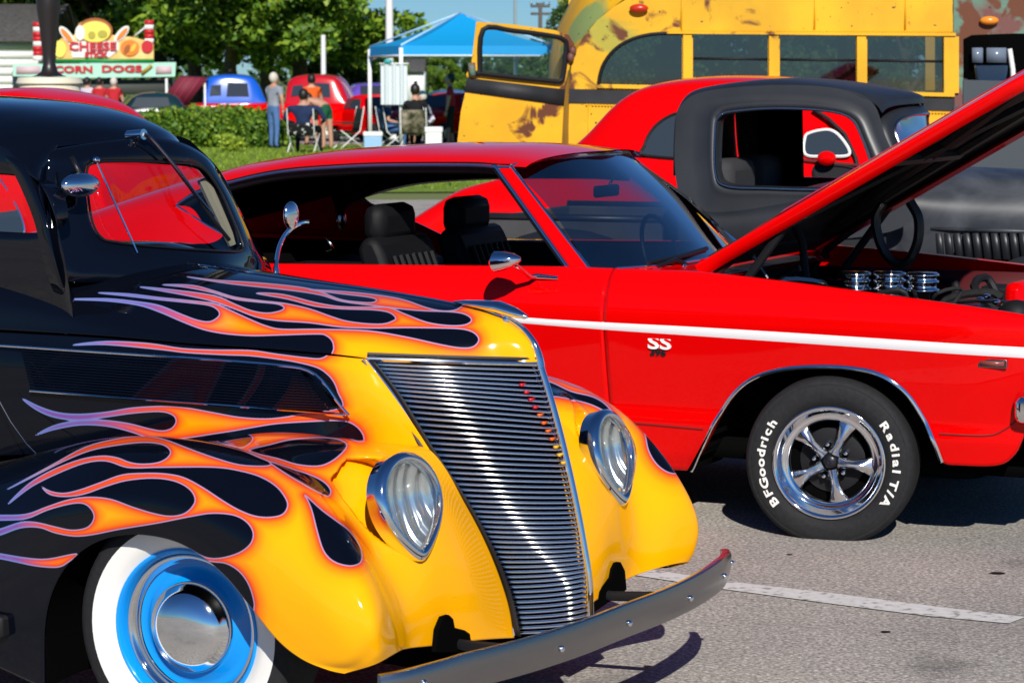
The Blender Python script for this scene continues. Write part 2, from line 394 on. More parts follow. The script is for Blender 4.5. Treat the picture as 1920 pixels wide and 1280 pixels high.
for s in (1, -1):
    MB().tube([tuple((p+[0, -.004, -.003])*[1, s, 1]) for p in E3], .0065, 8).build('drip_moulding', M['chrome'], chev)
    hgt = .040 if s > 0 else .105
    grid_obj('window_channel', np.stack([E3+[0, .006, .012], E3+[0, .012, -hgt*.5], E3+[0, .022, -hgt], E3+[0, .07, -hgt+.01], E3+[0, .12, .0]])*[1, s, 1], M['black_plastic'], chev)
    # windshield pillar
    a = np.array([RP(x, y) for x, y in ((930,311),(1000,408),(1068,503))]); b = np.array([RP(x, y) for x, y in ((957,312),(1030,407),(1106,506))])
    m_ = (a+b)/2+[0, -.006, .0]
    G4 = patch([a+[0, .03, 0], a, m_, b, b+[-.01, .03, 0]], 24, 13)*[1, s, 1]
    grid_obj('windshield_pillar', G4, M['red_paint'], chev, flip=s < 0)
    MB().tube([tuple((p+[-.004, -.003, 0])*[1, s, 1]) for p in cr(a, 20)], .008, 8).build('pillar_moulding', M['chrome'], chev)
    if s > 0: MB().tube([tuple((p+[-.018, .012, 0])*[1, s, 1]) for p in cr(a, 20)], .012, 8).build('window_channel', M['black_plastic'], chev)
    MB().tube([tuple((p+[.004, -.002, 0])*[1, s, 1]) for p in cr(b, 20)], .007, 8).build('pillar_moulding', M['chrome'], chev)
    # sail panel behind the quarter window
    wl = [np.array(RP(x, y)) for x, y in ((332,386),(385,420),(440,452),(500,494))]
    r0 = [np.array((dl[-1][0]-1.1, -.80, .96)), np.array((dl[-1][0]-.5, -.78, 1.06))]+wl
    zb = wl[-1][2]-.01
    r1 = [np.array((p[0]+(.0 if i else -.02), -.915, min(zb, .985))) for i, p in enumerate(r0)]; r1[-1] = wl[-1]+[0.03, -.01, -.012]
    grid_obj('sail_panel', patch([r0, [(p*.5+q*.5)+[0, -.012, 0] for p, q in zip(r0, r1)], r1], 50, 16)*[1, s, 1], M['red_paint'], chev, flip=s < 0)
    MB().tube([tuple((p+[0, -.004, 0])*[1, s, 1]) for p in cr(wl, 20)], .006, 8).build('quarter_moulding', M['chrome'], chev)
# windshield
BL = np.array(RP(1106, 506)); TL = np.array(RP(957, 312))
top_r = [TL, [hu+.02, -.35, cz[0]-.018], [hu+.07, 0, cz[0]-.012], [hu+.02, .35, cz[0]-.018], TL*[1, -1, 1]]
bot_r = [BL, [BL[0]+.12, -.42, BL[2]-.005], [BL[0]+.17, 0, BL[2]-.002], [BL[0]+.12, .42, BL[2]-.005], BL*[1, -1, 1]]
mid_r = [(np.array(a)+np.array(b))/2+[.02, 0, .015] for a, b in zip(top_r, bot_r)]
WG = patch([top_r, mid_r, bot_r], 50, 30)
grid_obj('windshield', WG, glass_mat('tinted_windshield', (.40, .46, .52), 3.6), chev)
MB().tube([tuple(p+[.004, 0, .002]) for p in WG[0]], .008, 8).build('windshield_moulding', M['chrome'], chev)
# cowl in front of the glass
cw = [[p for p in WG[-1]], [p+[.10, 0, -.012] for p in WG[-1]], [np.array([-.50+.10*(1-(p[1]/.84)**2), p[1]*.93, .965]) for p in WG[-1]]]
grid_obj('cowl_panel', patch(cw, 40, 12), M['red_paint'], chev)
MB().tube([tuple(p+[.015, 0, .0]) for p in WG[-1][4:22]], .006, 8).build('cowl_moulding', M['chrome'], chev)
def onws(x, y, d=.02): return CH.survey(x, y, lambda u, v, z: (u-d)-np.interp(z, [BL[2], TL[2]], [BL[0]+.15*(1-(v/.84)**2), hu+.07*(1-(v/.64)**2)]), 6, 16)
wq = [onws(x, y, .035) for x, y in ((1215,494),(1250,486),(1290,477),(1325,466))]
wi = MB().tube([tuple(p) for p in wq], .010, 8).build('wiper', M['black_plastic'], chev)
wq = [onws(x, y, .05) for x, y in ((1235,498),(1268,487),(1290,500),(1330,490))]
MB().tube([tuple(p) for p in wq], [.007,.012,.014,.007], 8).build('wiper_arm', M['black_plastic'], wi)
c = onws(1283, 499, .06); MB().ell(c, (.010, .018, .010)).build('wiper_cap', M['chrome'], wi)
# inside mirror, sticker
c = np.array(CH.v(1137, 358, .05)); MB().box(c[0]-.012, c[0]+.012, c[1]-.125, c[1]+.125, c[2]-.026, c[2]+.026).build('inside_mirror', M['black_plastic'], chev, bevel=.012)
MB().tube([tuple(c), (c[0]+.02, c[1]+.05, c[2]+.07)], .006, 6).build('mirror_stalk', M['chrome'], chev)
# interior
def seat(v0, label=None):
    b = MB(); b.box(-1.94, -1.42, v0-.26, v0+.26, .42, .56)
    o = b.build('seat', M['vinyl'], chev, bevel=.04)
    P = [(-1.88,.52),(-1.96,.75),(-2.05,1.0),(-2.08,1.06),(-2.14,1.07),(-2.18,1.02),(-2.12,.80),(-2.04,.52)]
    MB().prism([(u, v0-.25, z) for u, z in P], (0, .50, 0)).build('seat_back', M['vinyl'], o, bevel=.04)
    for k in range(7):
        v = v0-.17+.057*k
        MB().tube([(-1.865,v,.56),(-1.945,v,.76),(-2.035,v,.985)], .014, 6).build('seat_pleat', M['vinyl_light'], o)
    MB().box(-2.20, -2.09, v0-.17, v0+.17, 1.03, 1.20).build('head_rest', M['vinyl'], o, bevel=.05)
M['vinyl_light'] = mat('pleated_vinyl', (.0045, .0045, .005), .55, spec=.15)
seat(-.37); seat(.37)
MB().box(-2.75, -2.35, -.62, .62, .40, .92).build('rear_seat', M['vinyl'], chev, bevel=.06)
MB().box(-2.3, -1.05, -.85, -.80, .32, .97).build('door_panel', M['vinyl'], chev, bevel=.01)
MB().box(-2.3, -1.05, .80, .85, .32, .97).build('door_panel', M['vinyl'], chev, bevel=.01)
MB().box(-1.02, -.80, -.76, .76, .62, .96).build('dashboard', M['vinyl'], chev, bevel=.04)
MB().box(-3.9, -2.75, -.70, .70, .60, .955).build('parcel_shelf', M['void'], chev)
rg = []
for k in range(32):
    t = 2*PI*k/32; rg.append((-1.18-.06*math.sin(t), .37+.19*math.cos(t), .95+.18*math.sin(t)))
sw_ = MB().tube(rg, .010, 8, closed=True).build('steering_wheel', M['black_plastic'], chev)
MB().tube([(-1.18,.37,.95),(-.9,.37,.86)], .02, 8).build('steering_column', M['black_plastic'], sw_)
p = CH.v(640, 412, -.30); MB().ell(p, (.02, .03, .045)).build('headrest_highlight', M['chrome_dull'], chev)  # grey oval added to imitate the highlight on the head rest
a, b = CH.v(613, 445, -.45), CH.v(624, 466, -.45); MB().tube([a, b, (b[0]-.03, b[1], b[2]-.012)], .006, 6).build('window_crank', M['chrome'], chev)

# ---- hood, propped open
A0 = np.array(CH.v(1308, 506, -.72)); A1 = np.array(CH.v(1922, 148, -.72))
d = (A1-A0)/np.linalg.norm(A1-A0); nrm = np.array([-d[2], 0, d[0]]); Lh = 1.62
V = []; Fq = []
prof = [(0, .0), (.012, .022), (0.03, .030)]
nu_ = 40; nvh = 25
top_ = np.zeros((nvh, nu_, 3)); und = np.zeros((nvh, nu_, 3))
for i in range(nu_):
    t = i/(nu_-1)
    for j in range(nvh):
        s = -1+2*j/(nvh-1)
        w = .72-.03*t-.12*max(0, t-.9)*5*abs(s)
        c = A0+d*(Lh*t-.06*s*s*(1-t)*0)
        bulge = .045*(1-s**4)*min(1, t*6)+(.03 if abs(s) < .35 and t > .15 else 0)
        top_[j, i] = c*[1, 0, 1]+[0, s*w, 0]+nrm*(.022+bulge)
        und[j, i] = c*[1, 0, 1]+[0, s*w*.96, 0]+nrm*(bulge-.004)
hood = grid_obj('hood', patch([list(r) for r in top_], 60, 40), M['red_paint'], chev)
und2 = und.copy(); grid_obj('hood_underside', und2, M['under'] if 'under' in M else M.setdefault('under', mat('hood_underside', (.010,.009,.008), .55)), hood)
for s in (0, -1):
    e = top_[s]; f = np.array([p for p in und[s]]); sg = -1 if s == 0 else 1
    flange = f+[0, -sg*.005, 0]-nrm*.028
    inn = flange+[0, -sg*.045, 0]+nrm*.012
    grid_obj('hood_flange', np.stack([e, e+[0, sg*.006, 0]-nrm*.012, flange+[0, sg*.016, 0], inn]), M['red_paint'], hood)
for k, (t0, t1, s0, s1) in enumerate(((.02, 1, -.62, -.30), (.02, 1, .62, .30), (.05, .05, -.6, .6), (.5, .5, -.5, .5), (.03, .9, -.55, .35), (.03, .9, .55, -.35))):
    q = [A0*[1, 0, 1]+d*(Lh*(t0+(t1-t0)*f))+[0, (s0+(s1-s0)*f), 0]+nrm*.022 for f in np.linspace(0, 1, 8)]
    MB().tube([tuple(p) for p in q], .035, 6, flat=.6).build('hood_brace', M['under'], hood)
for s in (-.66, .66):
    q = [(-.62, s, .80), (-.56, s, .93), (-.50, s, 1.0), tuple(A0*[1, 0, 1]+[0, s, 0]+d*.28-nrm*.01)]
    MB().tube(q, .016, 8).build('hood_hinge', M['matte_black'], chev)
    MB().tube([(-.50, s, .82), (-.44, s, .90), tuple(A0*[1, 0, 1]+[0, s, 0]+d*.40-nrm*.01)], .018, 8).build('hood_hinge', M['matte_black'], chev)
# ---- engine bay
MB().box(-.66, -.60, -.80, .80, .35, .955).build('firewall', M['matte_black'], chev)
MB().box(-.50, .35, -.26, .26, .45, .80).build('engine_block', M['void'], chev, bevel=.02)
for v0 in (-.30, .30): MB().box(-.48, .30, v0-.09, v0+.09, .66, .80).build('valve_cover', M['chrome_dull'], chev, bevel=.03)
for x, y in ((1603, 522), (1668, 522), (1730, 524)):
    c = CH.v(x, y, -.02)
    b = MB().lathe([(.0,.0),(.055,.0),(.066,-.006),(.068,-.014),(.056,-.018),(.056,-.030),(.066,-.034),(.066,-.042),(.056,-.046),(.056,-.064),(.068,-.068),(.068,-.078),(.03,-.085),(.03,-.13)], 28, M=Matrix.Translation((c[0], c[1], c[2]+.030)), ax='z')
    b.build('air_cleaner', M['chrome'], chev, auto=False)
hp = [CH.v(x, y, .30) for x, y in ((1655,380),(1642,410),(1650,455),(1672,488),(1700,492),(1720,455),(1722,410),(1706,378))]
MB().tube([tuple(p) for p in cr(hp, 40)], .022, 8).build('heater_hose', M['black_plastic'], chev)
hp = [CH.v(x, y, -.2) for x, y in ((1490,425),(1503,450),(1508,490),(1512,525))]
MB().tube([tuple(p) for p in cr(hp, 20)], .018, 8).build('radiator_hose', M['rubber'], chev)
hp = [CH.v(x, y, -.5) for x, y in ((1412,478),(1425,500),(1440,522))]
MB().tube([tuple(p) for p in hp], .008, 8).build('hood_spring', M['chrome_dull'], chev)
hp = [CH.v(x, y, -.3) for x, y in ((1455,525),(1475,512),(1500,502))]
MB().tube([tuple(p) for p in hp], .014, 8).build('wiring_loom', M['matte_black'], chev)
c = CH.v(1890, 520, .1); MB().box(c[0]+.02, c[0]+.10, -.05, .25, .62, c[2]-.01).build('fan_shroud', M['red_paint'], chev, bevel=.03)
for x, y, v in ((1838,562,-.1),(1850,556,.0),(1868,566,-.2)):
    c = CH.v(x, y, v); MB().ell(c, (.016, .030, .012)).build('radiator_cap', M['chrome'], chev)
c = CH.v(1905, 590, -.3); MB().ell(c, (.07, .07, .06)).build('battery_cover', M['matte_black'], chev)
MB().box(.55, .80, -.74, .74, .40, .80).build('radiator_support', M['matte_black'], chev)
MB().box(-.60, .80, .80, .83, .50, .90).build('inner_fender', mat('inner_red_shaded', (.07, .002, .004), .5), chev)  # red inner fender, coloured dark for the shade in the engine bay

_r = random.Random(4)
for k in range(16):
    u0, v0 = _r.uniform(-.5, .5), _r.uniform(-.55, .5); z0 = _r.uniform(.80, .90)
    q = [(u0, v0, z0-.1), (u0+_r.uniform(-.1, .1), v0+_r.uniform(-.1, .1), z0+_r.uniform(.0, .04)), (u0+_r.uniform(-.25, .25), v0+_r.uniform(-.2, .2), z0), (u0+_r.uniform(-.3, .3), v0+_r.uniform(-.25, .25), z0-.12)]
    MB().tube([tuple(p) for p in cr(q, 14)], _r.choice([.008, .012, .018]), 7).build(_r.choice(['spark_lead', 'vacuum_hose', 'fuel_line']), _r.choice([M['rubber'], M['matte_black'], M['chrome_dull']]), chev)
for u0, v0, w_ in ((.42, -.50, .11), (-.45, .58, .10), (.30, .60, .09)):
    MB().box(u0-w_, u0+w_, v0-.08, v0+.08, .60, .86).build('engine_box', M['matte_black'], chev, bevel=.015)
# ---- door mirror
c = np.array(CH.v(952, 488, -1.10))
Mx = Matrix.Translation(c)
V = []; n = 20
for (du, r1, r2) in ((-.058, .052, .036), (-.050, .058, .042), (-.02, .052, .038), (.02, .038, .027), (.05, .016, .012), (.058, .003, .003)):
    for j in range(n):
        t = 2*PI*j/n; V.append(tuple(c+[du, r1*math.cos(t), r2*math.sin(t)+du*.1]))
Fq = [(i*n+j, i*n+(j+1) % n, (i+1)*n+(j+1) % n, (i+1)*n+j) for i in range(5) for j in range(n)]+[tuple(range(n))]
dm = MB().add(V, Fq).build('door_mirror', M['chrome'], chev)
b0 = SP(1048, 521); b1 = SP(1000, 517)
MB().tube([tuple(c+[.02, .03, -.02]), (b1[0]+.01, b1[1]-.05, b1[2]+.0), (b1[0]+.02, b1[1]-.012, b1[2]), (b0[0], b0[1]-.006, b0[2])], [.010, .009, .012, .008], 10).build('mirror_arm', M['chrome'], dm)

# ---- lettering helper
def text_bm(txt, size, bold=.0, font=None, shear=0):
    cu = bpy.data.curves.new('lettering', 'FONT'); cu.body = txt; cu.size = size; cu.align_x = 'CENTER'; cu.align_y = 'CENTER'
    cu.extrude = .0012; cu.offset = bold; cu.shear = shear; cu.resolution_u = 3
    o = bpy.data.objects.new('tmp', cu); COL.objects.link(o)
    dg = bpy.context.evaluated_depsgraph_get(); me = bpy.data.meshes.new_from_object(o.evaluated_get(dg))
    V = [tuple(v.co) for v in me.vertices]; Fq = [tuple(p.vertices) for p in me.polygons]
    bpy.data.objects.remove(o); bpy.data.curves.remove(cu); bpy.data.meshes.remove(me)
    return V, Fq
def place_text(txt, size, Mx, name, mtl, parent, bold=0, shear=0, sx=1, **kw):
    V, Fq = text_bm(txt, size, bold, shear=shear)
    return MB().add([Mx @ Vector((x*sx, y, z)) for x, y, z in V], Fq).build(name, mtl, parent, smooth=False, **kw)
c = SP(1237, 644); Mx = Matrix.Translation((c[0], c[1]-.003, c[2])) @ Matrix.Rotation(PI/2, 4, 'X')
place_text('SS', .068, Mx, 'badge', M['white_paint'], chev, .0016, sx=1.62)
c = SP(1234, 661); Mx = Matrix.Translation((c[0], c[1]-.003, c[2])) @ Matrix.Rotation(PI/2, 4, 'X')
place_text('396', .034, Mx, 'engine_badge', M['matte_black'], chev, .0016, sx=1.3)
c = SP(1861, 681); mk = MB().box(c[0]-.055, c[0]+.055, c[1]-.006, c[1]+.004, c[2]-.016, c[2]+.016).build('side_marker', M['chrome_dull'], chev, bevel=.003)
MB().box(c[0]-.045, c[0]+.045, c[1]-.009, c[1]-.004, c[2]-.009, c[2]+.009).build('marker_lens', mat('marker_lens', (.25,.06,.05), .3), mk)
c = SP(1915, 762); MB().box(c[0]-.02, c[0]+.22, -.93, .93, c[2]-.06, c[2]+.05).build('front_bumper', M['chrome'], chev, bevel=.03)
MB().box(c[0]-.0, c[0]+.12, -.86, .86, c[2]+.05, c[2]+.30).build('front_grille', M['matte_black'], chev, bevel=.02)

# ---- five-spoke wheels
def ss_wheel(c, steer, letter=True):
    w = empty('wheel', c, steer); w.parent = chev
    def lt(prof, name, mtl, par=None, n=72): return MB().lathe(prof, n).build(name, mtl, par or w, auto=False)
    ty = lt([(.19,.10),(.24,.130),(.29,.124),(.302,.104),(.312,.05),(.313,0),(.312,-.065),(.308,-.094),(.297,-.110),(.274,-.119),(.245,-.121),(.222,-.116),(.206,-.100)], 'tyre', M['rubber'])
    lt([(.296,-.1125),(.291,-.115),(.286,-.1155)], 'sidewall_rib', M['rubber'], ty)
    tr = lt([(.207,-.098),(.209,-.111),(.205,-.116),(.198,-.114),(.190,-.104),(.178,-.082),(.172,-.076),(.164,-.078),(.156,-.074),(.150,-.064),(.147,-.045),(.146,.03)], 'rim', M['chrome'])
    lt([(.147,-.015),(.10,-.005),(.0,-.005)], 'rim_disc', M['void'], tr)
    lt([(.120,-.018),(.11,-.022),(.07,-.022),(.0,-.022)], 'brake_drum', M['matte_black'], tr)
    for k in range(5):
        t = R(66)+2*PI*k/5; b = MB(); ca, sa = math.cos(t), math.sin(t)
        V = []; S = ((.030,.018,.010,-.076),(.06,.015,.013,-.078),(.09,.015,.013,-.075),(.125,.021,.010,-.068),(.153,.034,.006,-.062))
        for (r, hw, hh, y) in S:
            for (a, h) in ((-hw*1.25, .012), (-hw, 0), (-.2*hw, -hh), (.2*hw, -hh), (hw, 0), (hw*1.25, .012)):
                V.append((r*ca-a*sa, y+h, r*sa+a*ca))
        Fq = [(i*6+j, i*6+j+1, (i+1)*6+j+1, (i+1)*6+j) for i in range(4) for j in range(5)]
        b.add(V, Fq); b.build('spoke', M['spoke'], tr)
        t2 = t+PI/5; MB().lathe([(.0,-.066),(.007,-.064),(.0105,-.056),(.0105,-.02)], 10, M=Matrix.Translation((.062*math.cos(t2), 0, .062*math.sin(t2)))).build('lug_nut', M['chrome'], tr)
    lt([(.0,-.088),(.018,-.087),(.024,-.082),(.030,-.070),(.034,-.05),(.05,-.03)], 'centre_cap', M['cap'], tr, 32)
    Mx = Matrix.Translation((0, -.090, 0)) @ Matrix.Rotation(PI/2, 4, 'X'); place_text('SS', .026, Mx, 'cap_badge', M['chrome'], tr, .0005)
    if letter:
        V = []; b = MB()
        def arc(txt, a0, a1, size):
            n = len(txt)
            wd = [{'i':.5,'l':.5,'/':.6,' ':.5,'r':.75,'B':1.1,'F':1,'G':1.2,'T':1.05,'A':1.15,'R':1.1}.get(ch, 1) for ch in txt]; tot = sum(wd); acc = 0
            for ch, w_ in zip(txt, wd):
                a = R(a0+(a1-a0)*(acc+w_/2)/tot); acc += w_
                if ch == ' ': continue
                Vc, Fc = text_bm(ch, size, .0018)
                r0 = .247
                # letter up = outward, reading clockwise
                Vc2 = []
                for x, y, z in Vc:
                    rr = r0+y*.78; aa = a-x*1.12/r0
                    dp = -.1215-max(0, .004-(abs(rr-.250)/.03)**2*.006)*0-z*.8
                    dp = np.interp(rr, [.222, .245, .272], [-.1165, -.1215, -.1185])-.0012-z*.6
                    Vc2.append((rr*math.cos(aa), dp, rr*math.sin(aa)))
                b.add(Vc2, Fc)
        arc('BFGoodrich', 222, 142, .052); arc('Radial T/A', 40, -37, .052)
        b.build('tyre_lettering', M['white_rubber'], ty, smooth=False, kind='stuff')
    return w
M['spoke'] = mat('spoke_metal', (.80,.80,.81), .16, 1.0); M['cap'] = mat('cap_dark', (.03,.03,.035), .3, .6)
Wc = CH.v(1545, 867, -.95)
print('wheel centre', Wc)
fw = ss_wheel((Wc[0], -.95+.114, Wc[2]), R(9))
fw.scale = (1.04,)*3
w2 = copy_tree(fw, chev); w2.location = (Wc[0]-2.845, -.80, Wc[2]); w2.rotation_euler = (0, 0, 0)
w3 = copy_tree(fw, chev); w3.location = (Wc[0], .82, Wc[2]); w3.rotation_euler = (0, 0, PI+R(9))
w3 = copy_tree(fw, chev); w3.location = (Wc[0]-2.845, .82, Wc[2]); w3.rotation_euler = (0, 0, PI)
# ================================================================== vehicles behind
from mathutils.geometry import tessellate_polygon
def holed(outer, holes, fn, name, mtl, parent, thick=(0, .03, 0), **kw):
    """flat panel with openings; outlines are 2D, fn turns them into 3D"""
    loops = [[Vector((x, y, 0)) for x, y in outer]]+[[Vector((x, y, 0)) for x, y in h] for h in holes]
    tris = tessellate_polygon(loops); flat = [p for l in loops for p in l]
    V = [np.array(fn(p.x, p.y)) for p in flat]; n = len(V); W = [v+np.array(thick) for v in V]
    Fq = [tuple(t) for t in tris]+[tuple(n+i for i in reversed(t)) for t in tris]; k = 0
    for l in loops:
        m = len(l)
        Fq += [(k+i, k+(i+1) % m, n+k+(i+1) % m, n+k+i) for i in range(m)]; k += m
    return MB().add([tuple(v) for v in V+W], Fq).build(name, mtl, parent, smooth=False, **kw)
def loft_body(st, nu=70, name='body', mtl=None, parent=None, smooth=2):
    """st: (x, z_top, half_top, z_belt, half_belt, z_bottom)"""
    rows = []
    K = [(0, 0), (.55, 0), (.92, .1), (1, .3)]
    secs = []
    for (x, zt, wt, zb, wb, z0) in st:
        h = [(0, zt), (.5*wt, zt-.01), (.85*wt, zt-.035), (wt, zt-.10*max(.15, min(1, (zt-zb)/.4))), ((wt+wb)/2, (zt+zb)/2), (wb, zb), (wb+.015, zb-.12), (wb+.0, (zb+z0)/2), (wb-.03, z0)]
        secs.append([(x, -v, z) for v, z in h[::-1]]+[(x, v, z) for v, z in h[1:]])
    rows = [[s[j] for s in secs] for j in range(len(secs[0]))]
    return grid_obj(name, patch(rows, nu, 64, smooth), mtl, parent)

# ------------------------------------------------------------------ black pickup
TR = Frame(1.60, 13.75, R(-20))
tr = empty('pickup_truck', (TR.o[0], TR.o[1], 0), TR.a, label='matte black vintage pickup with chopped cab and louvred hood side, just behind the propped hood', cat='truck')
M['truck'] = noise_mat('matte_black_paint', [(.3, (.012, .013, .016)), (.7, (.022, .024, .028))], 3, 5, .42, coat=0, spec=.5)
M['truck_hood'] = noise_mat('faded_black_paint', [(.35, (.022, .025, .031)), (.7, (.075, .08, .09))], 4, 8, .38, dist=.8)
def tv_(z): return .58+(1.60-z)*.20
def TP(x, y, d=0): return np.array(TR.survey(x, y, lambda u, v, z: v+tv_(z)+d, 8, 20))
inn = [(1346,240),(1352,222),(1372,213),(1450,207),(1540,210),(1590,222),(1612,255),(1632,320),(1622,345),(1540,352),(1440,350),(1365,345),(1345,320)]
mid = [(1330,235),(1338,208),(1365,196),(1450,190),(1548,196),(1606,214),(1632,262),(1655,325),(1645,362),(1545,368),(1440,366),(1350,362),(1332,325)]
out = [(1266,240),(1275,200),(1320,172),(1450,160),(1570,166),(1635,192),(1660,255),(1690,330),(1700,420),(1560,450),(1430,450),(1300,445),(1268,340)]
A, Mq, B = [cr([TP(x, y) for x, y in L], 110, True) for L in (inn, mid, out)]
for s in (1, -1):
    G = np.stack([A+[0, .10, 0], A+[0, .02, 0], A*.8+Mq*.2+[0, .004, 0], A*.35+Mq*.65+[0, -.004, 0], Mq+[0, -.001, 0], Mq*.9+B*.1+[0, .004, 0], Mq*.5+B*.5+[0, 0, 0], B])*[1, s, 1]
    grid_obj('door_frame', G, M['truck'], tr, closed=True, flip=s < 0)
    MB().tube([tuple((p+[0, -.01, 0])*[1, s, 1]) for p in A*.8+Mq*.2], .007, 6, closed=True).build('window_moulding', M['chrome_dull'], tr)
# roof from the near outline over to the far one
no = [TP(x, y) for x, y in ((1262,330),(1264,250),(1273,202),(1318,172),(1450,160),(1570,166),(1636,192))]+[np.array([.50, -.545, 1.555])]
ccp = [(no[0][0]-.02, no[0][2]), (no[1][0]-.04, no[1][2]+.02), (no[2][0]-.02, no[2][2]+.07), (no[3][0], 1.70), (no[4][0]+.0, 1.735), (no[5][0]+.02, 1.70), (no[6][0]+.12, no[6][2]+.04), (.605, 1.600)]
rows = []
for t, f in ((1, 0), (.93, .40), (.8, .68), (.55, .88), (0, 1)):
    rows.append([(p[0]*t+c[0]*(1-t) if t < 1 else p[0], p[1]*t, p[2]+(c[1]-p[2])*f) for p, c in zip(no, ccp)])
rows += [[(a, -b, c) for a, b, c in r] for r in rows[-2::-1]]
TG = patch(rows, 60, 50, 4)
nw = int(60*.89)
grid_obj('roof', TG, M['truck'], tr)
# windshield and its surround
fx = .535
def tw(v, t): return np.array([.60+.14*(1-(v/.56)**2)-.13*t-.02*t*t, v*(1-.07*t), 1.25+.335*t])
def oval(s0, s1, t0, t1, n=80):
    P = []
    for k in range(n):
        a = 2*PI*k/n; c_, s_ = math.cos(a), math.sin(a); q = (abs(c_)**3.2+abs(s_)**3.2)**(-1/3.2)
        P.append(tw((s0+s1)/2+(s1-s0)/2*c_*q, (t0+t1)/2+(t1-t0)/2*s_*q))
    return np.array(P)
A, B = oval(-.49, .49, .10, .88), oval(-.555, .555, -.02, 1.0)
grid_obj('windshield_frame', np.stack([A+[-.03, 0, 0], A, A*.85+B*.15+[.008, 0, 0], (A+B)/2+[.006, 0, 0], B, B-[.10, 0, 0]]), M['truck'], tr, closed=True)
cm = A.mean(0); MB().add([tuple(cm+[.02, 0, 0])]+[tuple(p-[.008, 0, 0]) for p in A], [(0, 1+i, 1+(i+1) % 80) for i in range(80)]).build('windshield', M['bright_glass'] if 'bright_glass' in M else M.setdefault('bright_glass', glass_mat('sky_reflecting_glass', (.6, .66, .7), 4.0)), tr)
MB().tube([tuple(p+[.004, 0, 0]) for p in A], .008, 6, closed=True).build('windshield_moulding', M['chrome_dull'], tr)
# body below, bed, hood
loft_body([(fx+.02, 1.24, .50, 1.12, .66, .5), (fx-.25, 1.22, .58, 1.10, .70, .5), (fx-.8, 1.10, .60, 1.02, .72, .5), (no[0][0]+.05, 1.12, .60, 1.04, .72, .5)], 30, 'cab_lower', M['truck'], tr)
loft_body([(fx-.05, 1.27, .40, 1.14, .56, .5), (fx+.3, 1.27, .36, 1.10, .50, .5), (fx+.8, 1.25, .31, 1.07, .42, .5), (fx+1.25, 1.20, .25, 1.02, .34, .5), (fx+1.32, 1.1, .22, .96, .30, .5)], 40, 'hood', M['truck_hood'], tr)
bx = no[0][0]-.04
BL_ = bx-TR.v(905, 385, -.7)[0]; print('bed', BL_)
b = MB()
for s in (-1, 1): b.box(bx-BL_, bx, s*.70-.02, s*.70+.02, .50, .99)
b.box(bx-BL_-.02, bx-BL_+.02, -.72, .72, .50, .99); b.box(bx-BL_, bx, -.7, .7, .50, .56)
b.build('bed', noise_mat('grey_bed_paint', [(.3, (.045, .045, .047)), (.7, (.075, .075, .078))], 4), tr, bevel=.01, smooth=False)
for s in (-1, 1): MB().tube([(bx-BL_, s*.71, 1.0), (bx, s*.71, 1.0)], .020, 8).build('bed_rail', M['truck'], tr)
for s in (-1, 1):
    MB().ell((bx-BL_*.5, s*.80, .62), (.50, .16, .33), 24, 12).build('rear_fender', M['truck'], tr)
    MB().ell((fx+.95, s*.68, .55), (.55, .18, .34), 24, 12).build('front_fender', M['truck'], tr)
    for x in (bx-BL_*.5, fx+.95):
        wl = MB().lathe([(.0,-.10),(.2,-.10),(.30,-.10),(.335,-.07),(.34,0),(.335,.07),(.3,.1),(0,.1)], 32, M=Matrix.Translation((x, s*.74, .34))).build('wheel', M['rubber'], tr)
for i in range(12):
    x = 1757+i*17.5; p = np.array(TR.v(x, 437, -.52)); q = np.array(TR.v(x+6, 486, -.52))
    MB().add([tuple(p+[-.012, .0, 0]), tuple(p+[.020, -.022, 0]), tuple(p+[.024, .0, 0]), tuple(q+[-.012, 0, 0]), tuple(q+[.020, -.022, 0]), tuple(q+[.024, 0, 0])], [(0, 1, 4, 3), (1, 2, 5, 4), (0, 2, 1), (3, 4, 5)]).build('louvre', M['truck'], tr, auto=False)
p = np.array(TR.v(1745, 429, -.52)); q = np.array(TR.v(1990, 436, -.52)); MB().tube([tuple(p), tuple(q)], .011, 8).build('hood_moulding', M['truck_hood'], tr)
p = np.array(TR.v(1750, 490, -.50)); q = np.array(TR.v(1990, 496, -.50))
MB().prism([tuple(TR.v(1745, 425, -.50)), tuple(TR.v(2000, 433, -.50)), tuple(q), tuple(p)], (0, .02, 0)).build('louvre_panel', M['matte_black'], tr)
for v in (-.30, .30):
    MB().box(-.50+.05, -.28, v-.26, v+.26, .7, 1.31).build('seat_back', mat('grey_seat_cloth', (.03,.03,.033), .8) if 'seatc' not in M else M['seatc'], tr, bevel=.06)
c = TP(1560, 300, -.1); 

# ------------------------------------------------------------------ red coupe beyond the pickup
RC = Frame(1.15, 16.6, R(-20))
rc = empty('fastback_coupe', (RC.o[0], RC.o[1], 0), RC.a, label='bright red rounded fastback coupe parked between the black pickup and the yellow bus', cat='car')
sil = [(835,400),(885,368),(930,342),(990,320),(1060,294),(1112,266),(1146,236),(1187,190),(1230,161),(1290,147),(1370,141),(1460,143),(1540,152),(1600,178),(1660,225),(1715,290),(1770,345),(1900,358),(2000,364),(2080,380)]
st = []
for x, y in sil:
    u, v, z = RC.v(x, y, 0)
    wt = np.interp(z, [.9, 1.2, 1.6], [.62, .60, .52]); st.append((u, z, wt, min(z-.06, .98), .74, .35))
loft_body(st, 160, 'body', M['red_paint'], rc, 3)
def rside(z): return np.interp(z, [.9, .98, 1.15, 1.45, 1.6], [.745, .72, .665, .585, .54])
def RPx(x, y, d): return np.array(RC.survey(x, y, lambda u, v, z: v+rside(z)+d, 10, 24))
M['dark_glass'] = mat('dark_window', (.035, .045, .055), .08, 0, 0, .9)
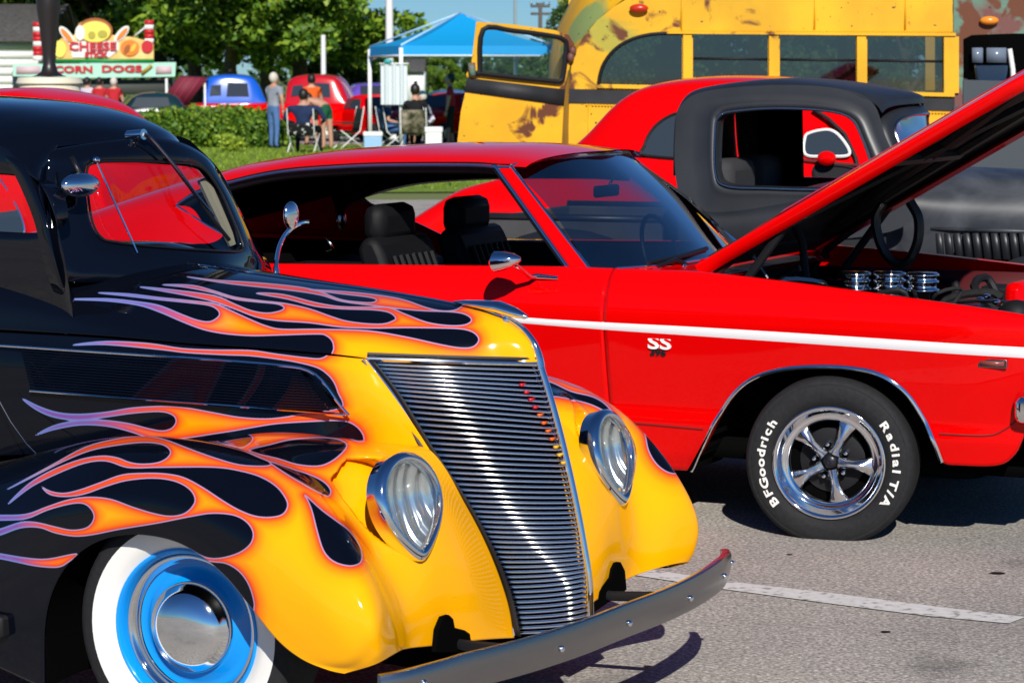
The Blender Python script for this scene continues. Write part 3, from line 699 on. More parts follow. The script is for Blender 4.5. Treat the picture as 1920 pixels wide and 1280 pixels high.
def win(px, name='quarter_window', mtl='dark_glass', fr=None, d=.03, D=RPx, par=None):
    P = cr([D(x, y, d) for x, y in px], 50, True)
    o = MB().add([tuple(p) for p in P]+[tuple(p+[0, .05, 0]) for p in P], [tuple(range(50))]+[(i, (i+1) % 50, 50+(i+1) % 50, 50+i) for i in range(50)]).build(name, M[mtl], par or rc)
    MB().tube([tuple(p) for p in P], .010, 6, closed=True).build('window_trim', M[fr or 'matte_black'], o)
    return o
win([(1212,292),(1209,272),(1222,245),(1245,224),(1275,212),(1330,208),(1335,290)])
win([(1511,290),(1509,260),(1520,249),(1556,244),(1580,262),(1592,290),(1550,293)], 'door_window', 'dark_glass', 'white_paint')
MB().tube([tuple(RPx(x, y, .02)) for x, y in ((1524,205),(1552,222),(1584,252),(1604,295),(1612,330))], .012, 6).build('pillar_seam', M['matte_black'], rc)
MB().tube([tuple(RPx(x, y, .02)) for x, y in ((1490,300),(1550,306),(1620,312))], .014, 6).build('belt_seam', mat('seam_maroon', (.10,.0,.0), .5), rc)
win([(1530,312),(1600,316),(1612,345),(1540,345)], 'door_shade_panel', 'matte_black', 'matte_black')  # black panel stands in for the shaded lower door
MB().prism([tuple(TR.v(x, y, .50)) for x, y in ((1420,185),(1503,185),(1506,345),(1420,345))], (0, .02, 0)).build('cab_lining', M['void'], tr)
c = RPx(1550, 297, .10); MB().ell(tuple(c), (.06, .05, .045)).build('door_mirror', M['red_paint'], rc)
# ------------------------------------------------------------------ red sedan behind the hot rod
RS = Frame(-3.1, 17.5, R(-20))
rs = empty('red_sedan', (RS.o[0], RS.o[1], 0), RS.a, label='red rounded sedan whose roof rises behind the black hot rod roof', cat='car')
st = []
for x, y in [(-500,330),(-420,300),(-330,230),(-200,182),(-60,168),(60,164),(95,166),(150,178),(190,198),(225,232),(262,280),(288,320),(305,370),(320,420)]:
    u, v, z = RS.v(x, y, 0); st.append((u, z, np.interp(z, [.8, 1.2, 1.6], [.66, .62, .54]), min(z-.05, 1.02), .78, .35))
loft_body(st, 90, 'body', M['red_paint'], rs, 2)
def sside(z): return np.interp(z, [.9, 1.0, 1.2, 1.5, 1.65], [.785, .76, .70, .60, .56])
def SPx(x, y, d): return np.array(RS.survey(x, y, lambda u, v, z: v+sside(z)+d, 10, 24))
win([(-120,330),(-60,322),(-5,330),(45,440),(-60,460),(-120,460)], 'door_window', 'dark_glass', 'chrome', par=rs, D=SPx)
for xx in (st[2][0], st[-3][0]):
    MB().lathe([(.0,-.10),(.2,-.10),(.30,-.10),(.335,-.07),(.34,0),(.3,.1),(0,.1)], 32, M=Matrix.Translation((xx, -.72, .34))).build('wheel', M['rubber'], rs)
for u in (st[3][0]-0, RC.v(1850,400,-.7)[0]):
    MB().lathe([(.0,-.10),(.2,-.10),(.30,-.10),(.335,-.07),(.34,0),(.3,.1),(0,.1)], 32, M=Matrix.Translation((RC.v(960,400,-.7)[0] if u < 0 else u, -.72, .34))).build('wheel', M['rubber'], rc)

# ------------------------------------------------------------------ the old yellow school bus
BU = Frame(1.6, 21.6, R(-5))
bus = empty('school_bus', (BU.o[0], BU.o[1], 0), BU.a, label='old weathered yellow school bus with rusty patches and its rear emergency door swung open', cat='bus')
def bus_mat(name, base, rust_amt, moss):
    m = mat(name, base, .55, spec=.4); L = m.node_tree.links; p = m.node_tree.nodes['Principled BSDF']
    tc = N(m, 'ShaderNodeTexCoord')
    def nz(s, d, off=0, dist=.0):
        a = N(m, 'ShaderNodeMapping'); a.inputs['Location'].default_value = (off, off, off); n_ = N(m, 'ShaderNodeTexNoise'); n_.inputs['Scale'].default_value = s; n_.inputs['Detail'].default_value = d; n_.inputs['Distortion'].default_value = dist
        L.new(tc.outputs['Object'], a.inputs[0]); L.new(a.outputs[0], n_.inputs[0]); return n_
    def rp(src, p0, p1):
        r = N(m, 'ShaderNodeValToRGB'); e = r.color_ramp.elements; e[0].position = p0; e[1].position = p1; L.new(src, r.inputs[0]); return r
    cur = None
    var = N(m, 'ShaderNodeMixRGB'); var.inputs[1].default_value = (*[c*.82 for c in base], 1); var.inputs[2].default_value = (*[min(1, c*1.08) for c in base], 1); L.new(rp(nz(2.2, 8).outputs[0], .35, .65).outputs[0], var.inputs[0])
    mo = N(m, 'ShaderNodeMixRGB'); mo.inputs[2].default_value = (*moss[0], 1); L.new(var.outputs[0], mo.inputs[1]); L.new(rp(nz(1.6, 9, 3.3, .5).outputs[0], moss[1], moss[1]+.06).outputs[0], mo.inputs[0])
    ru = N(m, 'ShaderNodeMixRGB'); ru.inputs[2].default_value = (.13, .035, .010, 1); L.new(mo.outputs[0], ru.inputs[1]); L.new(rp(nz(3.3, 10, 8.1, .6).outputs[0], rust_amt, rust_amt+.05).outputs[0], ru.inputs[0])
    sp = N(m, 'ShaderNodeMixRGB'); sp.inputs[2].default_value = (.06, .03, .015, 1); L.new(ru.outputs[0], sp.inputs[1]); L.new(rp(nz(28, 3, 1.1).outputs[0], .70, .73).outputs[0], sp.inputs[0])
    L.new(sp.outputs[0], p.inputs['Base Color'])
    bmp = N(m, 'ShaderNodeBump'); bmp.inputs['Strength'].default_value = .12; L.new(nz(5, 4).outputs[0], bmp.inputs['Height']); L.new(bmp.outputs[0], p.inputs['Normal'])
    return m
M['bus'] = bus_mat('bus_yellow', (.82, .43, .006), .60, ((.42, .36, .04), .61))
M['bus_roof'] = bus_mat('bus_yellow_mossy', (.80, .42, .008), .67, ((.26, .33, .10), .56))
M['bus_rust'] = bus_mat('bus_rusted_front', (.13, .25, .18), .54, ((.16, .06, .05), .42))
M['bus_door'] = bus_mat('bus_door_yellow', (.80, .40, .006), .565, ((.25, .25, .03), .64))
M['bus_black'] = noise_mat('bus_black_band', [(.3, (.018, .019, .022)), (.7, (.035, .036, .04))], 4, 6, .6)
M['bus_glass'] = glass_mat('bus_glass', (.25, .29, .33), 2.6)
VB = -1.18
def BP(x, y, v=VB): return np.array(BU.v(x, y, v))
yt = lambda x: 64+(x-1298)*.012          # window-head line
ys = lambda x: 160+(x-1122)*.022         # sill line
rearwin = [(1122,158),(1125,140),(1132,120),(1146,100),(1165,84),(1190,72),(1220,65),(1250,63),(1279,63),(1279,161)]
wins = [[(a, yt(a)), (b_, yt(b_)), (b_, ys(b_)), (a, ys(a))] for a, b_ in ((1299,1440),(1462,1605),(1626,1768))]
outl = [(1066,330),(1066,240),(1068,160),(1072,120),(1082,92),(1098,64),(1120,38),(1150,14),(1185,-8),(1230,-22),(1800,-18),(1800,330)]
front_open = [(1806,75),(1820,68),(2200,76),(2200,150),(1806,150)]
bw = holed([(x, y) for x, y in outl[:-2]]+[(1786,-18),(1786,200),(1786,330)], [rearwin]+wins, lambda x, y: BP(x, y), 'side_wall', M['bus'], bus, (0, .06, 0))
# rub rail, black band, window posts and sill mouldings stand proud
def bar(x0, y0, x1, y1, x2, y2, x3, y3, name, mtl, off=.02, par=None):
    P = [BP(x, y, VB-off) for x, y in ((x0, y0), (x1, y1), (x2, y2), (x3, y3))]
    return MB().prism([tuple(p) for p in P], (0, off+.002, 0)).build(name, mtl, par or bus, smooth=False)
bar(1068, 167, 1790, 182, 1790, 208, 1066, 193, 'black_band', M['bus_black'], .012)
bar(1120, 159, 1790, ys(1790), 1790, ys(1790)+7, 1120, 165, 'sill', M['bus'], .035)
for a, b_ in ((1281,1297),(1442,1460),(1607,1624),(1770,1798)):
    bar(a, yt(a)-1, b_, yt(b_)-1, b_, ys(b_), a, ys(a), 'window_post', M['bus'], .03)
bar(1250, 59, 1792, 62, 1792, 68, 1250, 63.5, 'drip_rail', M['bus'], .045)
for a, b_ in ((1299,1440),(1462,1605),(1626,1768)):
    P = [BP(x, y, VB+.03) for x, y in ((a, yt(a)), (b_, yt(b_)), (b_, ys(b_)), (a, ys(a)))]
    w_ = MB().add([tuple(p) for p in P], [(0, 1, 2, 3)]).build('window', M['bus_glass'], bus)
    MB().tube([tuple(BP(a, yt(a)+46, VB+.025)), tuple(BP(b_, yt(b_)+46, VB+.025))], .012, 6).build('sash_bar', M['matte_black'], w_)
P = [BP(x, y, VB+.03) for x, y in rearwin]; MB().add([tuple(p) for p in P], [tuple(range(len(P)))]).build('window', M['bus_glass'], bus)
MB().tube([tuple(BP(x, y, VB-.004)) for x, y in cr(rearwin[:-1], 30)], .014, 8).build('window_trim', M['matte_black'], bus)
# roof and rounded tail
ol = cr([(1066,330),(1066,240),(1068,160),(1072,120),(1082,92),(1098,64),(1120,38),(1150,14),(1185,-8),(1260,-22),(1400,-22),(1600,-20),(1800,-18)], 60)
rows = []
W0 = -VB
for t in np.linspace(-1, 1, 15):
    r = []
    for (x, y) in ol:
        p = BP(x, y); k = np.clip((330-y)/350, 0, 1)
        r.append((p[0]-.25*(1-t*t)*(1 if x < 1200 else max(0, (1400-x)/200)), W0*t, p[2]+(.40*k**3)*(1-abs(t)**2.4)))
    rows.append(r)
TGb = patch(rows, 90, 50)
grid_obj('roof', TGb, M['bus_roof'], bus)
MB().add([tuple(BP(x, y, 1.18)) for x, y in ((1066,330),(1066,165),(1800,172),(1800,330))], [(0, 1, 2, 3)]).build('far_wall', M['bus'], bus)
for k in range(5):
    x = 1075+k*165; MB().prism([tuple(BP(a, b, 1.16)) for a, b in ((x, 60), (x+18, 60), (x+18, 170), (x, 170))], (0, .05, 0)).build('far_window_post', M['bus'], bus, smooth=False)
MB().prism([tuple(BP(a, b, 1.16)) for a, b in ((1066,-20), (1800,-18), (1800, 66), (1066, 62))], (0, .05, 0)).build('far_header', M['bus'], bus, smooth=False)
u0, u1 = BP(1066, 300)[0], BP(1800, 300)[0]
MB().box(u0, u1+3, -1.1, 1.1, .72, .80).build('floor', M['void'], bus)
for k in range(6):
    x = u0+.6+k*.62
    for s in (-.62, .62): MB().box(x, x+.09, s-.42, s+.42, .8, 1.72).build('bus_seat', mat('bus_seat_vinyl', (.03,.035,.04), .6) if k+s == -.62 else bpy.data.materials['bus_seat_vinyl'], bus, bevel=.03)
# front section: rusted header, open doorway, slate panel, white seat back inside
holed([(1788,-18),(2250,-14),(2250,340),(1788,340)], [[(1806,74),(1822,66),(1900,63),(2200,66),(2200,215),(1806,200)]], lambda x, y: BP(x, y, VB-.004), 'front_wall', M['bus_rust'], bus, (0, .06, 0))
bar(1788, 200, 2250, 210, 2250, 345, 1788, 345, 'primer_panel', mat('slate_primer', (.040,.052,.062), .5), .03)
bar(1806, 150, 2200, 160, 2200, 203, 1806, 200, 'primer_panel', bpy.data.materials['slate_primer'], .02)
MB().prism([tuple(BP(x, y, -.3)) for x, y in ((1828,123),(1890,123),(1886,156),(1834,156))], (0, .1, 0)).build('white_seat_back', M['white_paint'], bus, bevel=.01)
for a, b_ in ((1823,1843),(1850,1887)): MB().prism([tuple(BP(x, y, 1.0)) for x, y in ((a,90),(b_,90),(b_,118),(a,118))], (0, .02, 0)).build('front_pane', mat('pale_glass', (.16,.20,.27), .2) if a == 1823 else bpy.data.materials['pale_glass'], bus)
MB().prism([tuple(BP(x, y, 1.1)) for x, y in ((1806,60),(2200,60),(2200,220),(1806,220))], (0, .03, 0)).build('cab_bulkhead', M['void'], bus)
MB().tube([tuple(BP(x, y, VB-.02)) for x, y in ((1893,92),(1899,130),(1901,170))], .02, 8).build('grab_rail', M['white_paint'], bus)
for x, y, mm in ((1198,16,'lamp_red'),(1855,39,'lamp_amber')):
    M.setdefault('lamp_red', mat('red_lamp', (.55,.03,.01), .3)); M.setdefault('lamp_amber', mat('amber_lamp', (.85,.26,.02), .3))
    c = BP(x, y, VB-.04); MB().ell(tuple(c), (.075, .04, .035), 16, 8).build('marker_lamp', M[mm], bus)
MB().prism([tuple(BP(x, y, .9)) for x, y in ((1228,85),(1278,72),(1278,160),(1228,160))], (0, .02, 0)).build('pale_curtain', bpy.data.materials['pale_glass'], bus)
# panel joints
for x in (1105, 1270, 1540):
    MB().tube([tuple(BP(x, 196, VB-.006)), tuple(BP(x-2, 330, VB-.006))], .009, 6).build('panel_joint', M['bus'], bus)
for x in (1280, 1530, 1700): MB().tube([tuple(BP(x, -18, VB-.006)), tuple(BP(x-3, 58, VB-.006))], .009, 6).build('panel_joint', M['bus_roof'], bus)
for u in (u0+1.0, u1+1.6): MB().lathe([(.0,-.14),(.26,-.14),(.42,-.14),(.47,-.10),(.48,0),(.42,.14),(0,.14)], 32, M=Matrix.Translation((u, -1.05, .48))).build('wheel', M['rubber'], bus)
# open emergency door
uh = BP(1062, 160)[0]
def DP(x, y, d=0): return np.array(BU.survey(x, y, lambda u, v, z: v-(VB-.02)+.35*(uh-u)+d, 12, 30))
dout = [(893,41),(960,46),(1040,57),(1066,66),(1076,82),(1072,110),(1060,160),(1057,196),(1050,330),(852,330),(858,262),(864,210),(872,175),(876,148),(874,140),(884,118)]
dhole = [(906,56),(960,58),(1035,68),(1056,75),(1062,88),(1056,140),(1050,152),(1030,152),(902,138),(900,132)]
do = holed(dout, [dhole], DP, 'emergency_door', M['bus_door'], bus, (0, .06, 0))
for L, nm in (([(906,56),(960,58),(1035,68),(1056,75),(1062,88),(1056,140),(1050,152),(1030,152),(902,138),(900,132)], 'door_gasket'),):
    MB().tube([tuple(DP(x, y, .02)) for x, y in cr(L, 40, True)], .022, 6, closed=True).build(nm, M['matte_black'], do)
MB().add([tuple(DP(x, y)+[0, .03, 0]) for x, y in dhole], [tuple(range(len(dhole)))]).build('door_glass', M['glass'], do)
P = [DP(x, y, .012) for x, y in ((876,146),(1060,168),(1057,198),(870,172))]; MB().prism([tuple(p) for p in P], (0, .014, 0)).build('black_band', M['bus_black'], do)
for x, y in ((1074,95),(1070,108)): MB().ell(tuple(DP(x, y, .03)), (.03,.03,.04)).build('hinge', M['bus_rust'], do)
MB().tube([tuple(DP(884,118,.03)), tuple(DP(886,142,.03))], .03, 8).build('door_latch', M['bus_rust'], do)
P = [DP(x, y, -.02) for x, y in ((1056,165),(1075,165),(1068,330),(1048,330))]

rv = MB()
for i in range(118):
    x = 1100+i*5.85
    for y in ((57.5+.004*(x-1250)) if x > 1250 else None, 197+(x-1100)*.022, 166+(x-1100)*.022):
        if y: rv.ell(tuple(BP(x, y, VB-.012)), (.010, .006, .010), 5, 3)
rv.build('rivets', M['bus'], bus, kind='stuff')
# ================================================================== lawn, trees, poles, stand, people
def at(px, py, Y):
    d = ray(px, py); t = Y/d[1]; return np.array([d[0]*t, Y, CAMH+d[2]*t])
lawn = noise_mat('lawn', [(.30, (.075, .13, .012)), (.5, (.16, .25, .020)), (.72, (.30, .36, .045))], 9, 9, .9, .5, 60)
P = [(-60, 39), (-12, 37), (2, 38.5), (14, 39), (60, 40), (200, 330), (-200, 330)]
MB().add([(x, y, .012) for x, y in P], [tuple(range(len(P)))]).build('lawn', lawn, None, kind='structure')
MB().add([(-90, 66, .02), (-2, 64, .02), (12, 72, .02), (-90, 74, .02)], [(0, 1, 2, 3)]).build('service_road', M['asphalt'], None, kind='structure')
# grass blades at the lawn edge that shows between the cars
Vg = []; Fg = []
for i in range(9000):
    x, y = rng.uniform(-9, 1.5), rng.uniform(39, 60); h = rng.uniform(.04, .11); a = rng.uniform(0, PI); w = .02
    n = len(Vg); Vg += [(x-w*math.cos(a), y-w*math.sin(a), .012), (x+w*math.cos(a), y+w*math.sin(a), .012), (x+rng.normal(0, .03), y+rng.normal(0, .03), h)]; Fg.append((n, n+1, n+2))
MB().add(Vg, Fg).build('lawn_grass', lawn, None, smooth=False, auto=False, kind='stuff', label='short sunlit lawn grass in front of the hedge', category='grass') if False else None
me = new_mesh('lawn_grass', Vg, Fg, False); link('lawn_grass', me, lawn, None, kind='stuff', label='short sunlit lawn grass around the hedge', cat='grass')

def leaf_mat(name, c0, c1, c2):
    m = mat(name, c1, .55, spec=.35); L = m.node_tree.links; p = m.node_tree.nodes['Principled BSDF']
    at_ = N(m, 'ShaderNodeAttribute', attribute_name='hue'); r = N(m, 'ShaderNodeValToRGB'); e = r.color_ramp.elements; e.new(.5)
    for i, c in enumerate((c0, c1, c2)): e[i].color = (*c, 1)
    e[0].position, e[1].position, e[2].position = 0, .5, 1
    L.new(at_.outputs['Fac'], r.inputs[0]); L.new(r.outputs[0], p.inputs['Base Color'])
    p.inputs['Transmission Weight'].default_value = 0
    return m
M['leaf'] = leaf_mat('leaves', (.030,.085,.006), (.085,.18,.012), (.24,.34,.025))
M['leaf2'] = leaf_mat('leaves_olive', (.045,.08,.010), (.12,.17,.020), (.30,.33,.05))
M['leaf3'] = leaf_mat('leaves_dark', (.016,.045,.010), (.034,.080,.014), (.075,.13,.022))
M['bark'] = noise_mat('bark', [(.3, (.05, .035, .025)), (.7, (.13, .10, .075))], 12, 6, .9, .4)
def crown_mesh(name, lobes, n, leaf, seed, hollow=.55):
    r = np.random.default_rng(seed); W = np.array([a*b*c for (_, _, _, a, b, c) in lobes])**(2/3); W = W/W.sum()
    k = r.choice(len(lobes), n, p=W); Lb = np.array(lobes)[k]
    d = r.normal(size=(n, 3)); d /= np.linalg.norm(d, axis=1)[:, None]
    # clumpy shells: radius modulated by a few random bumps
    B = r.normal(size=(14, 3)); B /= np.linalg.norm(B, axis=1)[:, None]
    bump = (np.maximum(0, d@B.T)**10).sum(1)*.25
    rad = (hollow+(1-hollow)*r.random(n)**.5)*(.82+bump+.06*r.normal(size=n))
    P = Lb[:, :3]+d*rad[:, None]*Lb[:, 3:]
    a = r.normal(size=(n, 3)); a /= np.linalg.norm(a, axis=1)[:, None]; b = np.cross(a, r.normal(size=(n, 3))); b /= np.linalg.norm(b, axis=1)[:, None]
    s = leaf*r.uniform(.6, 1.3, n)[:, None]
    V = np.stack([P-a*s, P+b*s*.55, P+a*s, P-b*s*.55], 1).reshape(-1, 3)
    F = np.arange(4*n).reshape(-1, 4)
    me = bpy.data.meshes.new(name); me.vertices.add(4*n); me.vertices.foreach_set('co', V.ravel())
    me.loops.add(4*n); me.loops.foreach_set('vertex_index', F.ravel()); me.polygons.add(n)
    me.polygons.foreach_set('loop_start', np.arange(0, 4*n, 4)); me.update(calc_edges=True)
    hue = np.clip(.45+.30*r.normal(size=n)+.5*bump, 0, 1)
    at_ = me.attributes.new('hue', 'FLOAT', 'POINT'); at_.data.foreach_set('value', np.repeat(hue, 4).astype(np.float32))
    return me
TREES = []
for s in range(4):
    r = np.random.default_rng(50+s); lob = []
    for k in range(34):
        a = r.uniform(0, 2*PI); h = r.uniform(2.2, 8.8); q = r.uniform(.3, 1)*3.3*math.sqrt(max(.1, 1-((h-5.0)/4.6)**2)); w = r.uniform(.75, 1.25)
        lob.append((q*math.cos(a), q*math.sin(a), h, w, w, w*.8))
    TREES.append(crown_mesh('crown_leaves', lob, 19000, .125, 70+s, .35))
def tree(x, y, h, mesh_i, mtl, label, group='trees beyond the car park', sx=1., trunk_h=.35):
    s = h/9.5; o = empty('tree', (x, y, 0), rng.uniform(0, 6.28), label=label, cat='tree', group=group)
    mb = MB(); top = 4.5*s
    mb.tube([(0, 0, 0), (.05*s, 0, 1.5*s), (-.1*s, .1*s, 3*s), (0, 0, top+1.5*s)], [.28*s, .22*s, .16*s, .05*s], 8)
    for k in range(5):
        a = k*1.3; mb.tube([(0, 0, (2.0+.4*k)*s), (1.0*s*math.cos(a), 1.0*s*math.sin(a), (3.4+.4*k)*s), (1.9*s*math.cos(a), 1.9*s*math.sin(a), (4.6+.5*k)*s)], [.12*s, .08*s, .03*s], 6)
    mb.build('trunk', M['bark'], o)
    me = TREES[mesh_i].copy() if mtl is not None else TREES[mesh_i]
    c = link('crown', me, mtl, o); c.scale = (s*sx, s*sx, s)
    return o
tl = [(-60,.6,14,0,'leaf2','olive-green tree at the far left edge of the photo'),
 (30,82,12,1,'leaf','broad dark tree above the white building roof'),(125,96,15,2,'leaf2','tall olive tree right behind the food sign'),
 (215,100,15,3,'leaf3','dark tree between the food sign and the right striped post'),(300,98,15,0,'leaf3','dark shady tree just right of the food sign'),
 (365,90,13,1,'leaf','leafy tree above the maroon canvas'),(430,84,12,2,'leaf','bright green tree above the blue van roof'),
 (500,86,13,3,'leaf','bright green tree behind the standing man'),(565,90,14,0,'leaf','big green tree left of the white lamp post'),
 (648,95,5.6,1,'leaf3','dark green tree right of the white lamp post'),(700,118,4.8,2,'leaf','lower tree beside the left canopy leg')]
for i, (px, Y, h, mi, mt, lb) in enumerate(tl):
    Y = max(Y, 84) if i > 2 else 104; p = at(px, 150, Y); tree(p[0], Y, h*.82, mi, M[mt], lb, sx=1.2)
for px, Y, h, mi, mt, lb in ((770,150,3.6,0,'leaf3','small dark tree seen under the canopy beside the banner'),(835,150,3.3,1,'leaf','small round tree alone on the far lawn under the canopy'),(900,165,3.4,2,'leaf3','dark tree behind the bus door pane'),(960,150,3.0,3,'leaf3','dark tree seen low through the bus door pane'),
    (1030,120,3.9,1,'leaf3','low dark tree between the utility pole and bus'),(1100,60,3.7,0,'leaf3','dark tree touching the rounded tail of the bus'),(1150,64,5.6,2,'leaf2','olive tree behind the bus roof corner'),
    (1230,62,5.6,3,'leaf3','tree seen through the first bus windows'),(1340,66,6,0,'leaf3','tree seen through the second bus window'),(1460,64,5.6,1,'leaf3','tree seen through the third bus window'),(1580,66,5.8,2,'leaf3','tree seen through the fourth bus window'),(1700,64,5.8,3,'leaf3','tree seen through the last full bus window'),(1840,66,6,0,'leaf3','tree beyond the rusted front of the bus'),(1960,64,6,1,'leaf3','tree beyond the right edge of the bus')):
    p = at(px, 150, Y); tree(p[0], Y, h, mi, M[mt], lb, sx=1.05 if px < 1000 else .9)
# far wood that reads as one mass
lob = []
for k in range(60):
    lob.append((-150+k*6.2+rng.normal(0, 1.5), 200+rng.normal(0, 6), rng.uniform(.8, 1.6), rng.uniform(3, 5), 4, rng.uniform(1.5, 2.6)))
link('far_woodland', crown_mesh('far_woodland', lob, 26000, .42, 5), M['leaf3'], None, kind='stuff', label='far dark line of woodland behind the lawn', cat='woodland')
# hedge
lob = [(at(x, 200, 62)[0], 62+rng.normal(0, .4), z*.6+.05, .72, .7, .52) for x, z in ((290,.45),(318,.62),(345,.55),(372,.68),(398,.62),(425,.66),(452,.62),(478,.60),(500,.40),(305,.25),(360,.25),(420,.25),(470,.25))]
link('hedge', crown_mesh('hedge', lob, 17000, .065, 9, .7), M['leaf'], None, label='low dark green hedge between the red sedan and the standing man', cat='hedge')
p = at(436, 262, 58); lob = [(p[0], 58, .18, .30, .2, .22)]
link('shrub', crown_mesh('shrub', lob, 900, .045, 10, .3), leaf_mat('lime_leaves', (.16,.24,.02), (.26,.36,.03), (.4,.5,.05)), None, label='small lime-green shrub sprouting at the foot of the hedge', cat='shrub')

# ---- poles
def pole(px, y0, y1, Y, r, mtl, label, name='lamp_post', cat='pole', arm=False):
    a, b = at(px, y0, Y), at(px, y1, Y); o = empty(name, (a[0], Y, 0), label=label, cat=cat)
    h = a[2]
    MB().tube([(0, 0, 0), (0, 0, h)], [r, r*.8], 10).build('post', mtl, o)
    MB().box(-r*2.2, r*2.2, -r*2.2, r*2.2, 0, .12).build('base_plate', mtl, o)
    if arm: MB().box(-.9, .1, -.15, .15, h-.05, h+.08).build('lamp_head', mtl, o)
    return o
pole(606, 66, 150, 74, .085, M['white_paint'], 'white post standing in front of the green trees', 'marker_post')
pole(729, -150, 150, 70, .115, M['white_paint'], 'tall white lamp post rising past the left slope of the blue canopy', arm=True)
pole(966, -60, 150, 95, .06, mat('galvanised', (.45,.5,.52), .4, .5), 'thin grey lamp post in the sky left of the utility pole', arm=True)
o = pole(1013, 6, 150, 120, .11, mat('utility_wood', (.12,.10,.09), .8), 'wooden utility pole with crossarms against the sky', 'utility_pole')
z = at(1013, 12, 120)[2]
for dz in (0, -.35): MB().box(-.45, .45, -.05, .05, z+dz-.06, z+dz+.06).build('crossarm', bpy.data.materials['utility_wood'], o)
for dx in (-.42, -.15, .15, .42): MB().ell((dx, 0, z+.12), (.05,.05,.08)).build('insulator', M['chrome_dull'], o)
# dark tapered post on a cream plinth (a street lamp foot seen beyond the red sedan)
c = at(93, 150, 26); o = empty('bronze_post', (c[0], 26, 0), label='thick dark tapering bronze post standing on a round cream plinth', cat='post')
MB().lathe([(.0,1.0),(.30,1.0),(.31,1.64),(.30,1.655),(.0,1.655)], 28, ax='z').build('plinth', mat('cream_stone', (.72,.66,.50), .6), o)
MB().lathe([(.33,1.655),(.335,1.665),(.315,1.72),(.0,1.73)], 32, ax='z').build('plinth_cap', bpy.data.materials['cream_stone'], o)
MB().lathe([(.18,1.73),(.13,1.745),(.085,1.78),(.062,1.86),(.066,1.95),(.085,2.12),(.10,2.28),(.118,2.40),(.124,2.50),(.115,2.62),(.09,2.75),(.02,3.3)], 18, ax='z').build('shaft', mat('dark_bronze', (.018,.014,.013), .38), o)
# white siding building at the far left
def px_box(x0, x1, ytop, ybot, Y, depth): 
    a, b = at(x0, ytop, Y), at(x1, ybot, Y); return a[0], b[0], Y, Y+depth, max(0, b[2]), a[2]
a = px_box(-120, 72, 78, 160, 88, 8); o = empty('white_building', ((a[0]+a[1])/2, 88, 0), label='long white clapboard building with grey roof at the left edge', cat='building')
cx = (a[0]+a[1])/2
MB().box(a[0]-cx, a[1]-cx, 0, 8, 0, a[5]).build('wall', M['white_paint'], o, smooth=False)
for k in range(9):
    z = .3+k*(a[5]-.3)/9; MB().box(a[0]-cx-.02, a[1]-cx+.02, -.06, 0.0, z, z+.22).build('siding_board', M['white_paint'], o)
zt = at(0, 52, 88)[2]
MB().prism([(a[0]-cx-.4, -.5, a[5]), (a[0]-cx-.4, 8.5, a[5]), (a[0]-cx-.4, 4, zt+.9)], (a[1]-a[0]+.8, 0, 0)).build('roof', noise_mat('grey_shingle', [(.3,(.07,.065,.06)),(.7,(.14,.13,.12))], 8), o)
for k in (0, 1): MB().box(a[0]-cx+1.3+k*1.3, a[0]-cx+2.1+k*1.3, -.09, -.05, .9, 1.9).build('window', M['dark_glass'], o)
a, b = at(768, 135, 140), at(795, 152, 140); o = empty('white_house', ((a[0]+b[0])/2, 140, 0), label='small distant white house beside the banner', cat='house')
w = (b[0]-a[0])/2; MB().box(-w*1.6, w, 0, 4, 0, 1.95).build('wall', M['white_paint'], o); MB().prism([(-w*1.8, -.3, 1.9), (-w*1.8, 4.3, 1.9), (-w*1.8, 2, 2.6)], (w*2.9, 0, 0)).build('roof', bpy.data.materials['grey_shingle'], o)
MB().box(-w*.4, w*.1, -.03, 0, .3, 1.4).build('window', M['dark_glass'], o)

# ---- corn dog stand
Y = 76; c = at(195, 150, Y); st_ = empty('food_stand', (c[0], Y, 0), label='corn dog food stand with a lit-up looking food sign and red striped end posts', cat='food stand')
st_['label'] = 'corn dog food stand with painted food sign and red and white end posts'
def L_(px, py, d=0): p = at(px, py, Y+d); return (p[0]-c[0], d, p[2])
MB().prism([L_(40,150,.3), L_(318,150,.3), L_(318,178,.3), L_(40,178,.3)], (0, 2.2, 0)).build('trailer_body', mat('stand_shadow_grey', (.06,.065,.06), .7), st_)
aw = mat('mint_canvas', (.42,.72,.58), .6)
MB().prism([L_(24,121), L_(330,117), L_(328,144), L_(130,147), L_(24,143)], (0, .12, 0)).build('awning_board', aw, st_)
MB().prism([L_(104,111,-.02), L_(288,111,-.02), L_(288,118,-.02), L_(104,118,-.02)], (0, .12, 0)).build('green_stripe', mat('sign_green', (.01,.25,.05), .5), st_)
for a, b_ in ((30,76),(292,322)): MB().prism([L_(a,125,-.01), L_(b_,124,-.01), L_(b_,139,-.01), L_(a,140,-.01)], (0, .01, 0)).build('price_panel', mat('pink_print', (.62,.45,.48), .6) if a == 30 else bpy.data.materials['pink_print'], st_)
bd = [(106,111),(106,80),(116,72),(140,66),(142,58),(148,45),(160,38),(172,35),(184,35),(198,40),(207,50),(210,66),(228,68),(250,70),(270,76),(288,84),(288,111)]
MB().prism([L_(x, y, .02) for x, y in bd], (0, .1, 0)).build('sign_board', noise_mat('sign_yellow', [(.35,(.80,.40,.12)),(.55,(.85,.62,.22)),(.7,(.86,.70,.40))], 2.2, 4), st_)
def disc(px, py, rx, ry, d, name, mtl, rot=0, par=None):
    P = []
    for k in range(24):
        t = 2*PI*k/24; x, y = rx*math.cos(t), ry*math.sin(t); P.append(L_(px+x*math.cos(rot)-y*math.sin(rot), py+x*math.sin(rot)+y*math.cos(rot), d))
    return MB().prism(P, (0, .03, 0)).build(name, mtl, par or st_, smooth=False)
